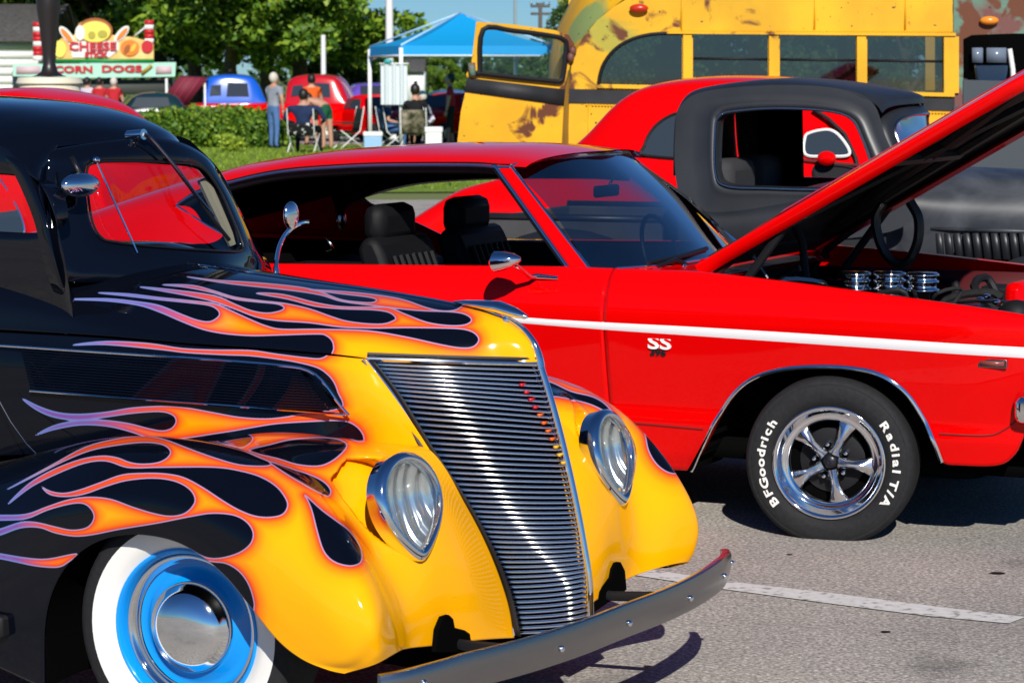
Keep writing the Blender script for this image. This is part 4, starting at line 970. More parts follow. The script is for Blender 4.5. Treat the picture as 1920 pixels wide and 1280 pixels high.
cy = mat('sign_lemon', (.85,.72,.12), .5); cw_ = mat('sign_white', (.85,.83,.78), .5); cb = mat('sign_brown', (.35,.10,.02), .5); co = mat('sign_orange', (.85,.22,.02), .5); cr_ = mat('sign_red', (.55,.012,.02), .5)
disc(178, 58, 33, 24, -.02, 'painted_bun', cb); disc(178, 60, 29, 20, -.05, 'painted_cheese', cy); disc(150, 62, 9, 14, -.06, 'painted_plate', cw_)
disc(172, 66, 7, 7, -.08, 'painted_slice', mat('sign_olive', (.45,.38,.05), .5)); disc(192, 64, 9, 7, -.08, 'painted_slice', bpy.data.materials['sign_olive'])
disc(125, 66, 20, 8, -.02, 'painted_bun', cw_, R(50)); disc(125, 67, 17, 4.5, -.06, 'painted_sausage', co, R(50))
disc(228, 64, 19, 8, -.02, 'painted_bun', cw_, R(-48)); disc(229, 64, 15, 4, -.06, 'painted_sausage', co, R(-48))
disc(243, 90, 18, 15, -.03, 'painted_pretzel', co); disc(238, 92, 5, 9, -.06, 'painted_fold', cb, R(30)); disc(250, 90, 4, 9, -.06, 'painted_fold', mat('sign_yellow2', (.9,.5,.05), .5), R(30))
disc(112, 92, 12, 16, -.03, 'painted_cheese', cy); disc(276, 88, 11, 12, -.03, 'painted_berries', cr_)
MB().prism([L_(128,78,-.02), L_(222,78,-.02), L_(222,95,-.02), L_(205,108,-.02), L_(136,108,-.02)], (0, .02, 0)).build('text_panel', cw_, st_)
def sign_text(t, px, py, size, mtl, d=-.08, sx=1.0, bold=.012):
    p = L_(px, py, d); Mx = Matrix.Translation(p) @ Matrix.Rotation(PI/2, 4, 'X'); return place_text(t, size, Mx, 'sign_lettering', mtl, st_, bold, sx=sx, kind='stuff')
sign_text('CHEESE', 174, 88, .33, cr_, sx=1.25); sign_text('STICK', 180, 103, .19, cr_, sx=1.3); sign_text('CORN', 138, 131, .27, cr_, -.05, 1.45); sign_text('DOGS', 228, 130, .27, cr_, -.05, 1.6)
MB().tube([L_(266,138,-.06), L_(284,123,-.06)], .05, 8).build('painted_corn_dog', mat('corn_dog', (.42,.28,.03), .5), st_)
for px in (70, 279):
    for k in range(8):
        y = 42+k*9 if px == 70 else 38+k*8.6
        MB().prism([L_(px-8, y, .1), L_(px+8, y, .1), L_(px+8, y+9, .1), L_(px-8, y+9, .1)], (0, .25, 0)).build('post_band', cr_ if k % 3 != 1 else cw_, st_)
MB().tube([L_(252,68,.1), L_(272,52,.1)], .025, 6).build('brace', M['white_paint'], st_)
for x in (60, 312): MB().tube([L_(x, 147, .1), (L_(x, 147, .1)[0], .1, 0)], .04, 6).build('leg', M['white_paint'], st_)

# ---- canopy
F0 = np.array([at(752, 103, 60)[0], 60]); a_ = np.array([3.62, .95]); b_ = np.array([-.93, 3.62])
CN = [F0, F0+a_, F0+a_+b_, F0+b_]; cen = F0+(a_+b_)/2
cano = empty('canopy', (cen[0], cen[1], 0), label='bright blue pop-up canopy with white frame legs', cat='canopy')
m = mat('blue_canvas', (.006, .46, 1.0), .6); p = m.node_tree.nodes['Principled BSDF']; M['canvas'] = m
tr_ = N(m, 'ShaderNodeBsdfTranslucent'); tr_.inputs[0].default_value = (.01, .5, 1.0, 1); mx = N(m, 'ShaderNodeMixShader'); mx.inputs[0].default_value = .35
m.node_tree.links.new(p.outputs[0], mx.inputs[1]); m.node_tree.links.new(tr_.outputs[0], mx.inputs[2]); m.node_tree.links.new(mx.outputs[0], m.node_tree.nodes['Material Output'].inputs[0])
zk, ze, zv = 3.22, 2.42, 2.20
for k in range(4):
    A, B = CN[k]-cen, CN[(k+1) % 4]-cen
    rows = []
    for t in np.linspace(0, 1, 7):
        rows.append([tuple((A*(1-f)+B*f)*(1-t))+(ze+(zk-ze)*(t**1.0)-.16*math.sin(PI*f)*(1-t)*0-.10*math.sin(PI*t),) for f in np.linspace(0, 1, 9)])
    grid_obj('roof_panel', np.array(rows), M['canvas'], cano)
    V = [(*(A*(1-f)+B*f), ze) for f in np.linspace(0, 1, 9)]+[(*((A*(1-f)+B*f)*1.01), zv-.02*math.sin(7*f)) for f in np.linspace(0, 1, 9)]
    MB().add(V, [(i, i+1, i+10, i+9) for i in range(8)]).build('valance', M['canvas'], cano)
    MB().tube([(*A, ze+.01), (0, 0, zk+.01)], .022, 6).build('roof_seam', mat('pale_seam', (.45,.68,.88), .5) if k == 0 else bpy.data.materials['pale_seam'], cano)
    MB().tube([(*(A*1.012), zv-.01), (*(B*1.012), zv-.01)], .020, 6).build('frame_bar', M['white_paint'], cano)
    ln = [(.0, .0), (0, 0), (0, 0), (0, 0)][k]
    MB().box(A[0]-.045, A[0]+.045, A[1]-.045, A[1]+.045, 0, ze-.05).build('leg', M['white_paint'], cano)
    MB().box(A[0]-.10, A[0]+.10, A[1]-.10, A[1]+.10, 0, .03).build('foot', M['white_paint'], cano)
    MB().tube([(*(A*.98), zv-.1), (*((A+B)/2*.98), zv+.15), (*(B*.98), zv-.1)], .015, 6).build('truss', M['chrome_dull'], cano)
# banner
o = empty('banner', (*F0, 0), label='white folded cloth banner hanging at the front canopy leg', cat='banner')
rows = []
for z in np.linspace(0, 1, 6):
    rows.append([(-.47+.62*f+.0, -.12+.045*math.sin(f*22), 1.98-.93*z) for f in np.linspace(0, 1, 40)])
grid_obj('cloth', np.array(rows), mat('white_cloth', (.66,.72,.74), .7), o)
MB().tube([(-.5, -.12, 2.0), (.18, -.12, 2.0)], .02, 6).build('top_rod', M['white_paint'], o)
MB().ell((-.30,-.14,2.05), (.10,.05,.06)).build('teal_clip', mat('teal', (.03,.35,.35), .5), o)

# ---- people
SKIN = mat('skin', (.52,.27,.18), .55); HAIRW = mat('white_hair', (.62,.56,.48), .7); HAIRD = mat('dark_hair', (.012,.008,.006), .5)
def cloth(n, c): return noise_mat(n, [(.3, tuple(v*.75 for v in c)), (.7, c)], 9, 3, .85, .3, 20)
JEAN = cloth('blue_denim', (.09,.19,.42)); GREY = cloth('grey_tshirt', (.30,.32,.38)); ORNG = cloth('orange_shirt', (.85,.13,.015)); NAVY = cloth('navy_shirt', (.015,.03,.09)); GREEN = cloth('green_shorts', (.01,.10,.045)); BLK = cloth('black_cloth', (.01,.01,.012)); TEAL = cloth('blue_shirt', (.02,.07,.20)); WHT = cloth('white_shirt', (.66,.62,.72)); REDC = cloth('red_shirt', (.55,.02,.03))
def person(px, Y, label, pose, cl, hair=None, face=0., z0=0, scale=1., group=None):
    """pose: dict of joints (metres, feet at z=0, +x = facing); cl: list of (bone index set -> material)"""
    P = pose; J = ['pel','chest','neck','head','shL','elL','haL','shR','elR','haR','hpL','knL','anL','toL','hpR','knR','anR','toR']
    rad = dict(pel=(.155,.125), chest=(.165,.12), neck=(.062,.062), head=(.055,.055), shL=(.075,.07), elL=(.045,.045), haL=(.030,.030), shR=(.075,.07), elR=(.045,.045), haR=(.03,.03), hpL=(.10,.10), knL=(.065,.065), anL=(.045,.045), toL=(.04,.035), hpR=(.10,.10), knR=(.065,.065), anR=(.045,.045), toR=(.04,.035))
    E = [('pel','chest'),('chest','neck'),('neck','head'),('chest','shL'),('shL','elL'),('elL','haL'),('chest','shR'),('shR','elR'),('elR','haR'),('pel','hpL'),('hpL','knL'),('knL','anL'),('anL','toL'),('pel','hpR'),('hpR','knR'),('knR','anR'),('anR','toR')]
    me = bpy.data.meshes.new('person_cage'); me.from_pydata([P[j] for j in J], [(J.index(a), J.index(b)) for a, b in E], [])
    o = bpy.data.objects.new('person_cage', me); COL.objects.link(o)
    sk = o.modifiers.new('skin', 'SKIN'); sk.use_smooth_shade = True
    for v, j in zip(me.skin_vertices[0].data, J): v.radius = rad[j]
    me.skin_vertices[0].data[0].use_root = True
    ss = o.modifiers.new('sub', 'SUBSURF'); ss.levels = 2; ss.render_levels = 2
    dg = bpy.context.evaluated_depsgraph_get(); mb_ = bpy.data.meshes.new_from_object(o.evaluated_get(dg)); bpy.data.objects.remove(o)
    mats = []; 
    top, bottom, sleeve, legc = cl
    use = [SKIN, top, bottom, M['black_plastic']]
    a = at(px, 150, Y); root = empty('person', (a[0], Y, z0), face, label=label, cat='person', group=group); root.scale = (scale,)*3
    mb_.name = 'body'; b = link('body', mb_, None, root)
    for u in use: mb_.materials.append(u)
    seg = [(J.index(a_), J.index(b__)) for a_, b__ in E]; PJ = np.array([P[j] for j in J])
    mid = {'chest':1,'neck':1}
    idx = []
    for f in mb_.polygons:
        c_ = np.array(f.center); best = 9; bi = 0; bt = 0
        for k, (i, j) in enumerate(seg):
            A, B = PJ[i], PJ[j]; d = B-A; t = float(np.clip((c_-A)@d/(d@d), 0, 1)); q = np.linalg.norm(A+d*t-c_)-.5*(rad[J[i]][0]+rad[J[j]][0])
            if q < best: best, bi, bt = q, k, t
        n_ = E[bi]
        m_ = 0
        if n_ in (('pel','chest'),): m_ = 2 if bt < .10 else 1
        elif n_ == ('chest','neck'): m_ = 1 if bt < .75 else 0
        elif n_[1] in ('shL','shR'): m_ = 1
        elif n_[1] in ('elL','elR'): m_ = 1 if bt < sleeve else 0
        elif n_[1] in ('haL','haR'): m_ = 1 if sleeve > 1 else 0
        elif n_[1] in ('hpL','hpR'): m_ = 2
        elif n_[1] in ('knL','knR'): m_ = 2 if bt < legc else 0
        elif n_[1] in ('anL','anR'): m_ = 2 if legc > 1 else 0
        elif n_[1] in ('toL','toR'): m_ = 3
        idx.append(m_)
    mb_.polygons.foreach_set('material_index', idx); mb_.polygons.foreach_set('use_smooth', [True]*len(idx))
    h = P['head']; hb = MB(); hb.ell((h[0]+.01, h[1], h[2]+.055), (.112, .092, .138), 16, 12); hb.ell((h[0]+.118, h[1], h[2]+.05), (.022, .014, .020), 8, 6)
    for s in (-1, 1): hb.ell((h[0], h[1]+s*.094, h[2]+.055), (.022, .010, .030), 8, 6)
    hd_ = hb.build('head', SKIN, root, kind=None)
    for s in (-1, 1): MB().ell((h[0]+.108, h[1]+s*.035, h[2]+.075), (.010,.012,.008), 8, 6).build('eye', M['black_plastic'], hd_)
    MB().ell((h[0]+.105, h[1], h[2]+.0), (.010,.026,.006), 8, 6).build('mouth', mat('lip', (.30,.08,.06), .5) if 'lip' not in bpy.data.materials else bpy.data.materials['lip'], hd_)
    if hair: MB().ell((h[0]-.024, h[1], h[2]+.085), (.112, .102, .128), 16, 12).build('hair', hair, root)
    for sd in ('L', 'R'):
        w = np.array(P['ha'+sd]); e = np.array(P['el'+sd]); d = (w-e)/np.linalg.norm(w-e); q = w+d*.045
        hand = MB(); hand.ell(tuple(q), (.035,.028,.045), 8, 6)
        for k in range(4): hand.tube([tuple(q+[(-.02+.013*k), 0, 0]+d*.02), tuple(q+[(-.02+.013*k), 0, 0]+d*.085)], .007, 5)
        hand.tube([tuple(q+[.03,.0,0]), tuple(q+[.05,.01,0]+d*.04)], .008, 5)
        hand.build('hand', SKIN, root, kind=None)
    return root
def stand(lean=0, arms=((.05,-.25,1.12,.10,-.27,.86),(.05,.25,1.12,.10,.27,.86)), step=.10):
    d = dict(pel=(0,0,.95), chest=(lean*.5,0,1.27), neck=(lean*.8,0,1.47), head=(lean*.95+.01,0,1.56),
        shL=(lean*.6,.18,1.38), shR=(lean*.6,-.18,1.38), hpL=(0,.09,.88), hpR=(0,-.09,.88), knL=(.03+step*.3,.11,.48), knR=(.03-step*.3,-.11,.48), anL=(step*.5,.12,.08), anR=(-step*.5,-.12,.08), toL=(step*.5+.14,.14,.04), toR=(-step*.5+.14,-.14,.04))
    a, b = arms; d['elR'] = (a[0], a[1], a[2]); d['haR'] = (a[3], a[4], a[5]); d['elL'] = (b[0], b[1], b[2]); d['haL'] = (b[3], b[4], b[5]); return d
def sit(lean=0, knees=.45):
    return dict(pel=(0,0,.50), chest=(lean*.5-.02,0,.82), neck=(lean-.02,0,1.02), head=(lean+.01,0,1.11), shL=(lean*.6,.19,.93), shR=(lean*.6,-.19,.93), hpL=(.05,.10,.48), hpR=(.05,-.10,.48),
        knL=(knees,.14,.50), knR=(knees,-.14,.50), anL=(knees-.02,.15,.08), anR=(knees-.02,-.15,.08), toL=(knees+.12,.16,.04), toR=(knees+.12,-.16,.04),
        elL=(.08,.27,.68), haL=(.32,.20,.62), elR=(.08,-.27,.68), haR=(.32,-.20,.62))
pm = person(512, 61, 'white-haired man in grey T-shirt and blue jeans standing beside the hedge', stand(.03, ((.0,-.27,1.14,.04,-.26,.90),(.12,.24,1.14,.26,.10,1.08))), (GREY, JEAN, .55, 2), HAIRW, R(55), 0, 1.02)
MB().box(-.03, .03, -.13, .13, .915, .945).build('belt', M['black_plastic'], pm)
person(584, 63.5, 'dark-haired person in a bright orange shirt standing by the red pickup', stand(.02), (ORNG, BLK, .5, .6), HAIRD, R(100))
person(612, 60, 'person with bare arms and green shorts bending forward in front of the red pickup', dict(pel=(0,0,.98), chest=(.30,0,1.12), neck=(.46,0,1.14), head=(.55,0,1.12), shL=(.38,.17,1.16), shR=(.38,-.17,1.16), hpL=(0,.09,.92), hpR=(0,-.09,.92), knL=(.03,.11,.5), knR=(-.02,-.11,.5), anL=(0,.12,.08), anR=(-.05,-.12,.08), toL=(.14,.13,.04), toR=(.09,-.13,.04), elL=(.45,.22,.90), haL=(.55,.18,.68), elR=(.45,-.22,.90), haR=(.55,-.18,.68)), (SKIN, GREEN, .3, .45), HAIRD, R(150))
def folding_chair(px, Y, label, mtl, rz, bh=.55):
    a = at(px, 150, Y); o = empty('camp_chair', (a[0], Y, 0), rz, label=label, cat='camp chair', group='camp chairs around the canopy')
    rows = [[(-.02-.12*t, -.28+.56*f, 0.40+bh*t) for f in np.linspace(0, 1, 7)] for t in np.linspace(0, 1, 5)]; grid_obj('back', np.array(rows), mtl, o, .01)
    rows = [[(.46*t, -.28+.56*f, .42-.05*math.sin(PI*f)) for f in np.linspace(0, 1, 7)] for t in np.linspace(0, 1, 5)]; grid_obj('seat', np.array(rows), mtl, o, .01)
    for s in (-1, 1):
        MB().tube([(-.16, s*.30, 0), (.42, s*.30, .44)], .013, 6).build('leg', M['white_paint'], o); MB().tube([(.44, s*.30, 0), (-.05, s*.30, .42), (-.15, s*.30, 1.0)], .013, 6).build('leg', M['white_paint'], o)
        MB().box(-.05, .44, s*.30-.03, s*.30+.03, .60, .63).build('arm_rest', mtl, o)
    return o
camo = noise_mat('camouflage_cloth', [(.38,(.02,.025,.012)),(.48,(.10,.09,.05)),(.58,(.22,.19,.13)),(.66,(.35,.30,.22))], 5, 4, .9)
dots = noise_mat('black_cloth_white_spots', [(.60,(.012,.012,.014)),(.64,(.7,.7,.7))], 11, 1, .9)
folding_chair(565, 57, 'black camp chair with white spots holding the person in navy', dots, R(80), .28); person(568, 57, 'broad dark-haired person in a navy shirt seated with back to the camera', {k: (v[0], v[1]*1.6, v[2]) for k, v in sit(.05).items()}, (NAVY, BLK, 1.2, 2), HAIRD, R(80), .02, 1.08)
folding_chair(776, 58.5, 'camouflage camp chair seen from behind under the canopy', camo, R(82)); person(778, 58.6, 'person in a black cap seated in the camouflage chair', sit(.03), (BLK, BLK, 1.2, 2), HAIRD, R(82), .10, 1.1)
folding_chair(722, 60.5, 'dark blue camp chair beside the front canopy leg', TEAL, R(20)); person(722, 60.6, 'person in a blue shirt seated left of the front canopy leg', sit(.10), (TEAL, JEAN, .6, 2), HAIRD, R(0), .0, 1.0)
folding_chair(664, 61, 'empty dark green camp chair inside the left canopy leg', cloth('dark_green_cloth', (.015,.03,.02)), R(200))
person(806, 61.5, 'person in a white shirt leaning beside the camouflage chair', sit(.20), (WHT, BLK, .7, .5), HAIRW, R(170), .05, 1.0)
person(845, 63, 'person in dark trousers standing half behind the bus door', stand(.02), (REDC, BLK, .6, 2), HAIRD, R(180))
for px, Y_, lb, top_ in ((163,72,'customer in white shirt at the food stand counter, leftmost',WHT),(186,71,'customer in red shirt waiting at the food stand',REDC),(213,70,'grey-haired customer with a red top right of the other customers',REDC)):
    person(px, Y_, lb, stand(.02), (top_, JEAN, .5, 2), HAIRW if px == 213 else HAIRD, R(80), 0, .95)
# cooler, bin
def small_box(px0, px1, y0, y1, Y_, name, mtl, lid, label, cat):
    a, b = at(px0, y0, Y_), at(px1, y1, Y_); w = abs(b[0]-a[0]); h = a[2]
    o = empty(name, ((a[0]+b[0])/2, Y_, 0), R(4), label=label, cat=cat)
    MB().box(-w/2, w/2, -.22, .22, 0, h*.8).build('tub', mtl, o, bevel=.02); MB().box(-w/2-.015, w/2+.015, -.235, .235, h*.8, h).build('lid', lid, o, bevel=.015); 
    for s in (-1, 1): MB().tube([(s*w/2, -.08, h*.6), (s*(w/2+.04), -.08, h*.55), (s*(w/2+.04), .08, h*.55), (s*w/2, .08, h*.6)], .012, 6).build('handle', M['black_plastic'], o)
small_box(797, 828, 238, 268, 57, 'cool_box', M['white_paint'], M['white_paint'], 'white cool box on the ground right of the camouflage chair', 'cool box')
small_box(682, 716, 247, 268, 57.5, 'cool_box', mat('pale_blue_plastic', (.30,.5,.72), .4), M['white_paint'], 'pale blue cool box with white lid left of the front canopy leg', 'cool box')

# ---- far vehicles
def wheels(o, xs, w, r=.34):
    for x in xs:
        for s in (-1, 1):
            wl = MB().lathe([(.0,-.09),(r*.6,-.09),(r*.9,-.09),(r,-.05),(r,.05),(r*.9,.09),(0,.09)], 24, M=Matrix.Translation((x, s*w, r))).build('wheel', M['rubber'], o)
            MB().lathe([(.0,-.105 if s < 0 else .105),(r*.45,-.10 if s < 0 else .10),(r*.5,-.07 if s < 0 else .07)], 20, M=Matrix.Translation((x, s*w, r))).build('hub_cap', M['chrome_dull'], wl)
def glass_strip(o, pts, name='window', off=None):
    return MB().prism(pts, off or (0, .02, 0)).build(name, M['dark_glass'], o, smooth=False)
def pickup(px, Y_, rz, cabm, bodym, label, hood=True, name='vintage_pickup'):
    a = at(px, 150, Y_); o = empty(name, (a[0], Y_, 0), rz, label=label, cat='truck')
    loft_body([(-.80,1.10,.50,1.0,.66,.95),(-.72,1.62,.52,1.05,.68,.95),(-.3,1.76,.56,1.06,.70,.95),(.35,1.74,.55,1.06,.70,.95),(.62,1.60,.52,1.05,.68,.95),(.86,1.12,.50,1.0,.66,.95)], 40, 'cab', cabm, o, 1)
    loft_body([(-2.6,1.0,.70,.9,.78,.45),(-.9,1.02,.70,.92,.80,.45),(.8,1.04,.66,.95,.78,.45),(1.4,1.03,.45,.9,.62,.45),(1.95,.98,.38,.85,.50,.45),(2.1,.7,.3,.6,.4,.45)], 50, 'lower_body', bodym, o, 1)
    for s in (-1, 1):
        glass_strip(o, [(-.18, s*.665, 1.16), (.42, s*.665, 1.16), (.38, s*.60, 1.52), (-.14, s*.60, 1.54)], 'door_window', (0, s*.02, 0))
        glass_strip(o, [(-.62, s*.67, 1.2), (-.32, s*.67, 1.2), (-.32, s*.61, 1.48), (-.58, s*.61, 1.46)], 'quarter_window', (0, s*.02, 0))
        for x in (-1.75, 1.45): MB().ell((x, s*.80, .58), (.55,.17,.33), 20, 10).build('fender', bodym, o)
        MB().ell((2.05, s*.55, .78), (.06,.10,.10), 12, 8).build('headlight', M['chrome'], o)
    glass_strip(o, [(.66,-.45,1.2),(.66,.45,1.2),(.58,.42,1.50),(.58,-.42,1.50)], 'windshield', (.03,0,.01))
    wheels(o, (-1.75, 1.45), .78); MB().box(2.15, 2.22, -.8, .8, .42, .52).build('bumper', M['chrome'], o, bevel=.02)
    return o
BLUE = mat('bright_blue_paint', (.008,.11,.62), .25, 0, 1); REDB = mat('dark_red_paint', (.55,.004,.010), .25, 0, 1); PURP = mat('purple_paint', (.16,.08,.50), .25, 0, 1)
pickup(437, 69, R(6), BLUE, REDB, 'old pickup with bright blue cab over a red body behind the hedge')
pickup(600, 67, R(-8), REDB, M['red_paint'], 'dark red vintage pickup behind the person in orange')
def sedan(px, Y_, rz, m_, label, s=1., name='vintage_car'):
    a = at(px, 150, Y_); o = empty(name, (a[0], Y_, 0), rz, label=label, cat='car'); o.scale = (s,)*3
    loft_body([(-2.1,.75,.4,.65,.6,.35),(-1.8,1.02,.5,.9,.75,.32),(-1.1,1.10,.55,1.0,.80,.30),(-.75,1.44,.54,1.0,.80,.30),(-.1,1.53,.56,1.0,.80,.30),(.45,1.44,.54,1.0,.80,.30),(.85,1.08,.5,.98,.78,.30),(1.6,1.02,.45,.88,.70,.32),(2.1,.85,.38,.7,.6,.35)], 60, 'body', m_, o, 1)
    for s_ in (-1, 1):
        glass_strip(o, [(-.62, s_*.775, 1.08), (.55, s_*.775, 1.08), (.38, s_*.66, 1.38), (-.55, s_*.66, 1.38)], 'door_window', (0, s_*.02, 0)); MB().ell((2.0, s_*.55, .75), (.10,.11,.11), 12, 8).build('headlight', M['chrome'], o)
    glass_strip(o, [(.93,-.5,1.08),(.93,.5,1.08),(.56,.45,1.42),(.56,-.45,1.42)], 'windshield', (.03,0,.02))
    MB().box(2.05, 2.14, -.7, .7, .50, .72).build('grille', M['chrome_dull'], o, bevel=.02); wheels(o, (-1.35, 1.35), .74, .32)
    return o
sedan(697, 72, R(-75), PURP, 'purple vintage car seen between the canopy legs')
sedan(702, 66, R(-60), M['red_paint'], 'red car with its nose toward the camera left of the banner', .82)
sedan(845, 66, R(-125), M['red_paint'], 'red car parked between the camouflage chair and the bus door', .85)
sedan(850, 78, R(20), mat('slate_blue_paint', (.05,.12,.25), .3, 0, 1), 'slate blue car behind the red car beside the bus door', .85)
sedan(282, 66, R(185), mat('dark_green_paint', (.008,.03,.035), .25, 0, 1), 'dark green car behind the left end of the hedge', .85)
c1 = mat('maroon_canvas', (.17,.012,.03), .7)
o = empty('canvas_shelter', (at(345,150,68)[0], 68, 0), label='slanted maroon canvas with stripes between the food stand and the blue cab', cat='shelter')
def L2(px, py, d=0): p = at(px, py, 68+d); q = at(345, 150, 68); return (p[0]-q[0], d, p[2])
MB().prism([L2(335,146), L2(388,148), L2(352,196), L2(300,192)], (0, .3, .06)).build('sheet', c1, o)
for k in range(3): MB().prism([L2(348+k*13,146,-.02), L2(350+k*13,146,-.02), L2(315+k*14,194,-.02), L2(313+k*14,194,-.02)], (0, .02, 0)).build('stripe', mat('maroon_light', (.35,.03,.07), .7) if k == 0 else bpy.data.materials['maroon_light'], o)
for x in (338, 384): MB().tube([L2(x,148,.1), (L2(x,148,.1)[0], .1, 0)], .03, 6).build('pole', M['white_paint'], o)
# ================================================================== the flamed hot rod
ROD = Frame(-.436, 7.08, math.atan2(-.547, .837))
# ---- paint: flame outlines are laid out on the panels once and stored on the mesh as a signed distance
FL_HOOD = [[(1060,700),(800,720),(626,700),(626,655),(623,640),(612,630),(595,627),(520,629),(470,630),(420,626),(380,618),(340,603),(300,586),(260,573),(200,565),(125,562),
 (200,561),(260,567),(300,574),(340,590),(370,601),(393,604),(407,597),(412,589),(406,580),(390,573),(350,568),(300,563),(240,556),(185,550),
 (240,552),(300,559),(350,564),(400,570),(430,582),(470,600),(500,612),(530,618),(600,618),(690,621),(760,632),(820,645),(860,652),(885,651),(897,640),(893,628),(875,619),(840,616),(760,615),(700,616),(640,614),(580,606),(520,602),(480,595),(440,580),(400,566),(350,555),(300,546),(262,539),
 (320,544),(400,555),(440,571),(470,583),(500,588),(525,584),(533,578),(520,571),(480,567),(440,562),(400,550),(350,540),(305,535),
 (360,536),(400,546),(440,558),(490,565),(535,570),(580,580),(620,594),(650,603),(690,608),(720,608),(738,602),(742,597),(730,587),(700,582),(640,580),(590,575),(540,562),(480,551),
 (530,553),(590,568),(640,576),(700,577),(730,578),(760,590),(800,605),(840,611),(870,610),(884,602),(876,592),(850,586),(780,583),(700,574),(640,566),(600,554),(540,545),(430,533),(350,520),
 (400,526),(480,531),(560,539),(600,548),(640,563),(680,568),(700,568),(706,563),(690,558),(640,552),(580,544),
 (660,549),(720,556),(760,564),(800,578),(830,584),(855,582),(880,570),(960,560),(1020,590),(1060,640)]]
FL_SIDE = [[(626,655),(640,600),(900,600),(950,900),(700,920),(684,860),(683,828),(680,812),(665,796),(640,788),(580,790),(520,794),(480,800),(440,807),(400,813),(360,819),(330,822),(290,822),(270,817),(240,807),(200,798),(150,796),(100,805),(68,815),
 (100,798),(140,789),(190,787),(240,793),(280,803),(305,807),(323,802),(331,789),(324,777),(300,771),(250,774),(200,781),(150,787),(105,782),(70,768),(43,747),
 (75,762),(110,773),(150,776),(200,772),(250,764),(310,761),(350,764),(400,773),(450,782),(500,785),(540,781),(570,775),(640,764),(634,735),(627,717),(615,702),(595,689),(557,679),(520,673),(470,667),(420,665),(350,661),(300,655),(200,646),(137,647),
 (200,640),(280,644),(340,653),(400,656),(470,657),(520,664),(577,671),(602,672),(617,664)]]
FL_FEND = [[(1100,780),(900,760),(700,790),(682,829),(640,818),(600,814),(540,812),(480,812),(430,817),(388,827),(430,835),(450,843),(480,857),(505,868),(500,875),(450,873),(400,859),(350,841),(310,826),(270,819),(220,824),(160,840),(100,872),(15,918),
 (60,896),(120,866),(170,846),(220,836),(270,831),(305,835),(320,847),(315,859),(298,868),(270,871),(245,868),(220,859),(190,856),(150,863),(100,882),(55,908),(17,945),
 (60,913),(110,888),(160,869),(200,865),(235,876),(260,878),(300,877),(400,877),(450,884),(490,896),(520,915),(537,938),(539,952),(530,965),(508,970),(480,968),(450,957),(420,940),(380,914),(345,896),(310,889),(270,888),(230,891),(190,905),(150,919),(120,925),(95,921),(80,913),
 (95,927),(125,931),(160,926),(200,912),(240,901),(290,897),(330,903),(357,918),(367,936),(361,951),(345,963),(320,967),(290,962),(250,950),(210,936),(170,932),(130,937),(90,950),(50,964),(0,966),(-40,966),
 (-40,976),(0,975),(50,972),(90,956),(130,945),(155,943),(170,951),(178,966),(173,981),(160,990),(135,993),(105,987),(70,979),(40,979),(0,992),(-40,1000),
 (-40,1012),(0,1003),(40,989),(75,988),(105,998),(140,1004),(175,1001),(225,991),(300,979),(362,967),(400,962),(440,966),(465,980),(476,1000),(470,1020),(448,1036),(415,1045),(385,1043),(350,1025),(340,1040),(395,1051),(425,1055),(450,1070),(468,1095),(478,1128),(478,1150),(490,1220),(600,1320),(1100,1320)],
 [(572,930),(577,940),(585,960),(595,997),(607,1032),(625,1052),(652,1061),(672,1057),(677,1042),(670,1020),(652,995),(630,978),(602,957)],
 [(505,867),(545,880),(582,892),(607,905),(619,920),(615,931),(602,927),(570,910),(532,887)],
 [(467,847),(507,835),(545,826),(595,822),(632,825),(650,835),(642,850),(620,867),(595,875),(557,872),(520,861)],
 [(408,829),(432,817),(462,815),(474,822),(468,833),(448,841)],
 [(-60,1028),(0,1037),(50,1045),(90,1047),(145,1037),(130,1052),(110,1062),(70,1060),(30,1052),(0,1046),(-60,1038)]]
FL_FAR = [[(800,500),(1500,500),(1500,1300),(800,1300)],
 [(1000,690),(1030,702),(1060,706),(1105,725),(1100,729),(1080,725),(1050,714),(1000,700)],
 [(1000,712),(1033,718),(1070,735),(1110,745),(1135,760),(1152,782),(1130,770),(1100,757),(1045,745),(1000,742)],
 [(1192,785),(1210,800),(1240,828),(1265,858),(1275,880),(1268,888),(1250,885),(1230,870),(1215,845),(1208,815),(1198,797)]]
def flame_attr(o, frame, loops, tips, sharp=False):
    me = o.data; n = len(me.vertices); co = np.empty(n*3); me.vertices.foreach_get('co', co)
    P = proj(frame.w(co.reshape(-1, 3)))
    S = []; 
    inside = np.zeros(n, bool)
    for lp in loops:
        Q = cr(lp, 4*len(lp), True) if len(lp) > 4 else np.array(lp, float)
        A = Q; B = np.roll(Q, -1, 0); S.append((A, B))
        for a, b in zip(A, B):
            c = (a[1] > P[:, 1]) != (b[1] > P[:, 1])
            if not c.any(): continue
            xi = a[0]+(P[:, 1]-a[1])*(b[0]-a[0])/((b[1]-a[1]) or 1e-9)
            inside ^= c & (P[:, 0] < xi)
    A = np.vstack([s[0] for s in S]); B = np.vstack([s[1] for s in S]); D = B-A; LL = (D**2).sum(1)+1e-9
    dist = np.empty(n)
    for i in range(0, n, 4000):
        p = P[i:i+4000, None, :]; t = np.clip(((p-A)*D).sum(2)/LL, 0, 1)
        dist[i:i+4000] = np.sqrt((((A+t[..., None]*D)-p)**2).sum(2).min(1))
    sd = np.where(inside, dist, -dist)
    a = me.attributes.new('lick', 'FLOAT', 'POINT'); a.data.foreach_set('value', np.clip(sd, -12, 60).astype(np.float32))
    x0, x1 = tips
    t = np.clip((x1-P[:, 0])/(x1-x0), 0, 1)
    b = me.attributes.new('licktip', 'FLOAT', 'POINT'); b.data.foreach_set('value', t.astype(np.float32))
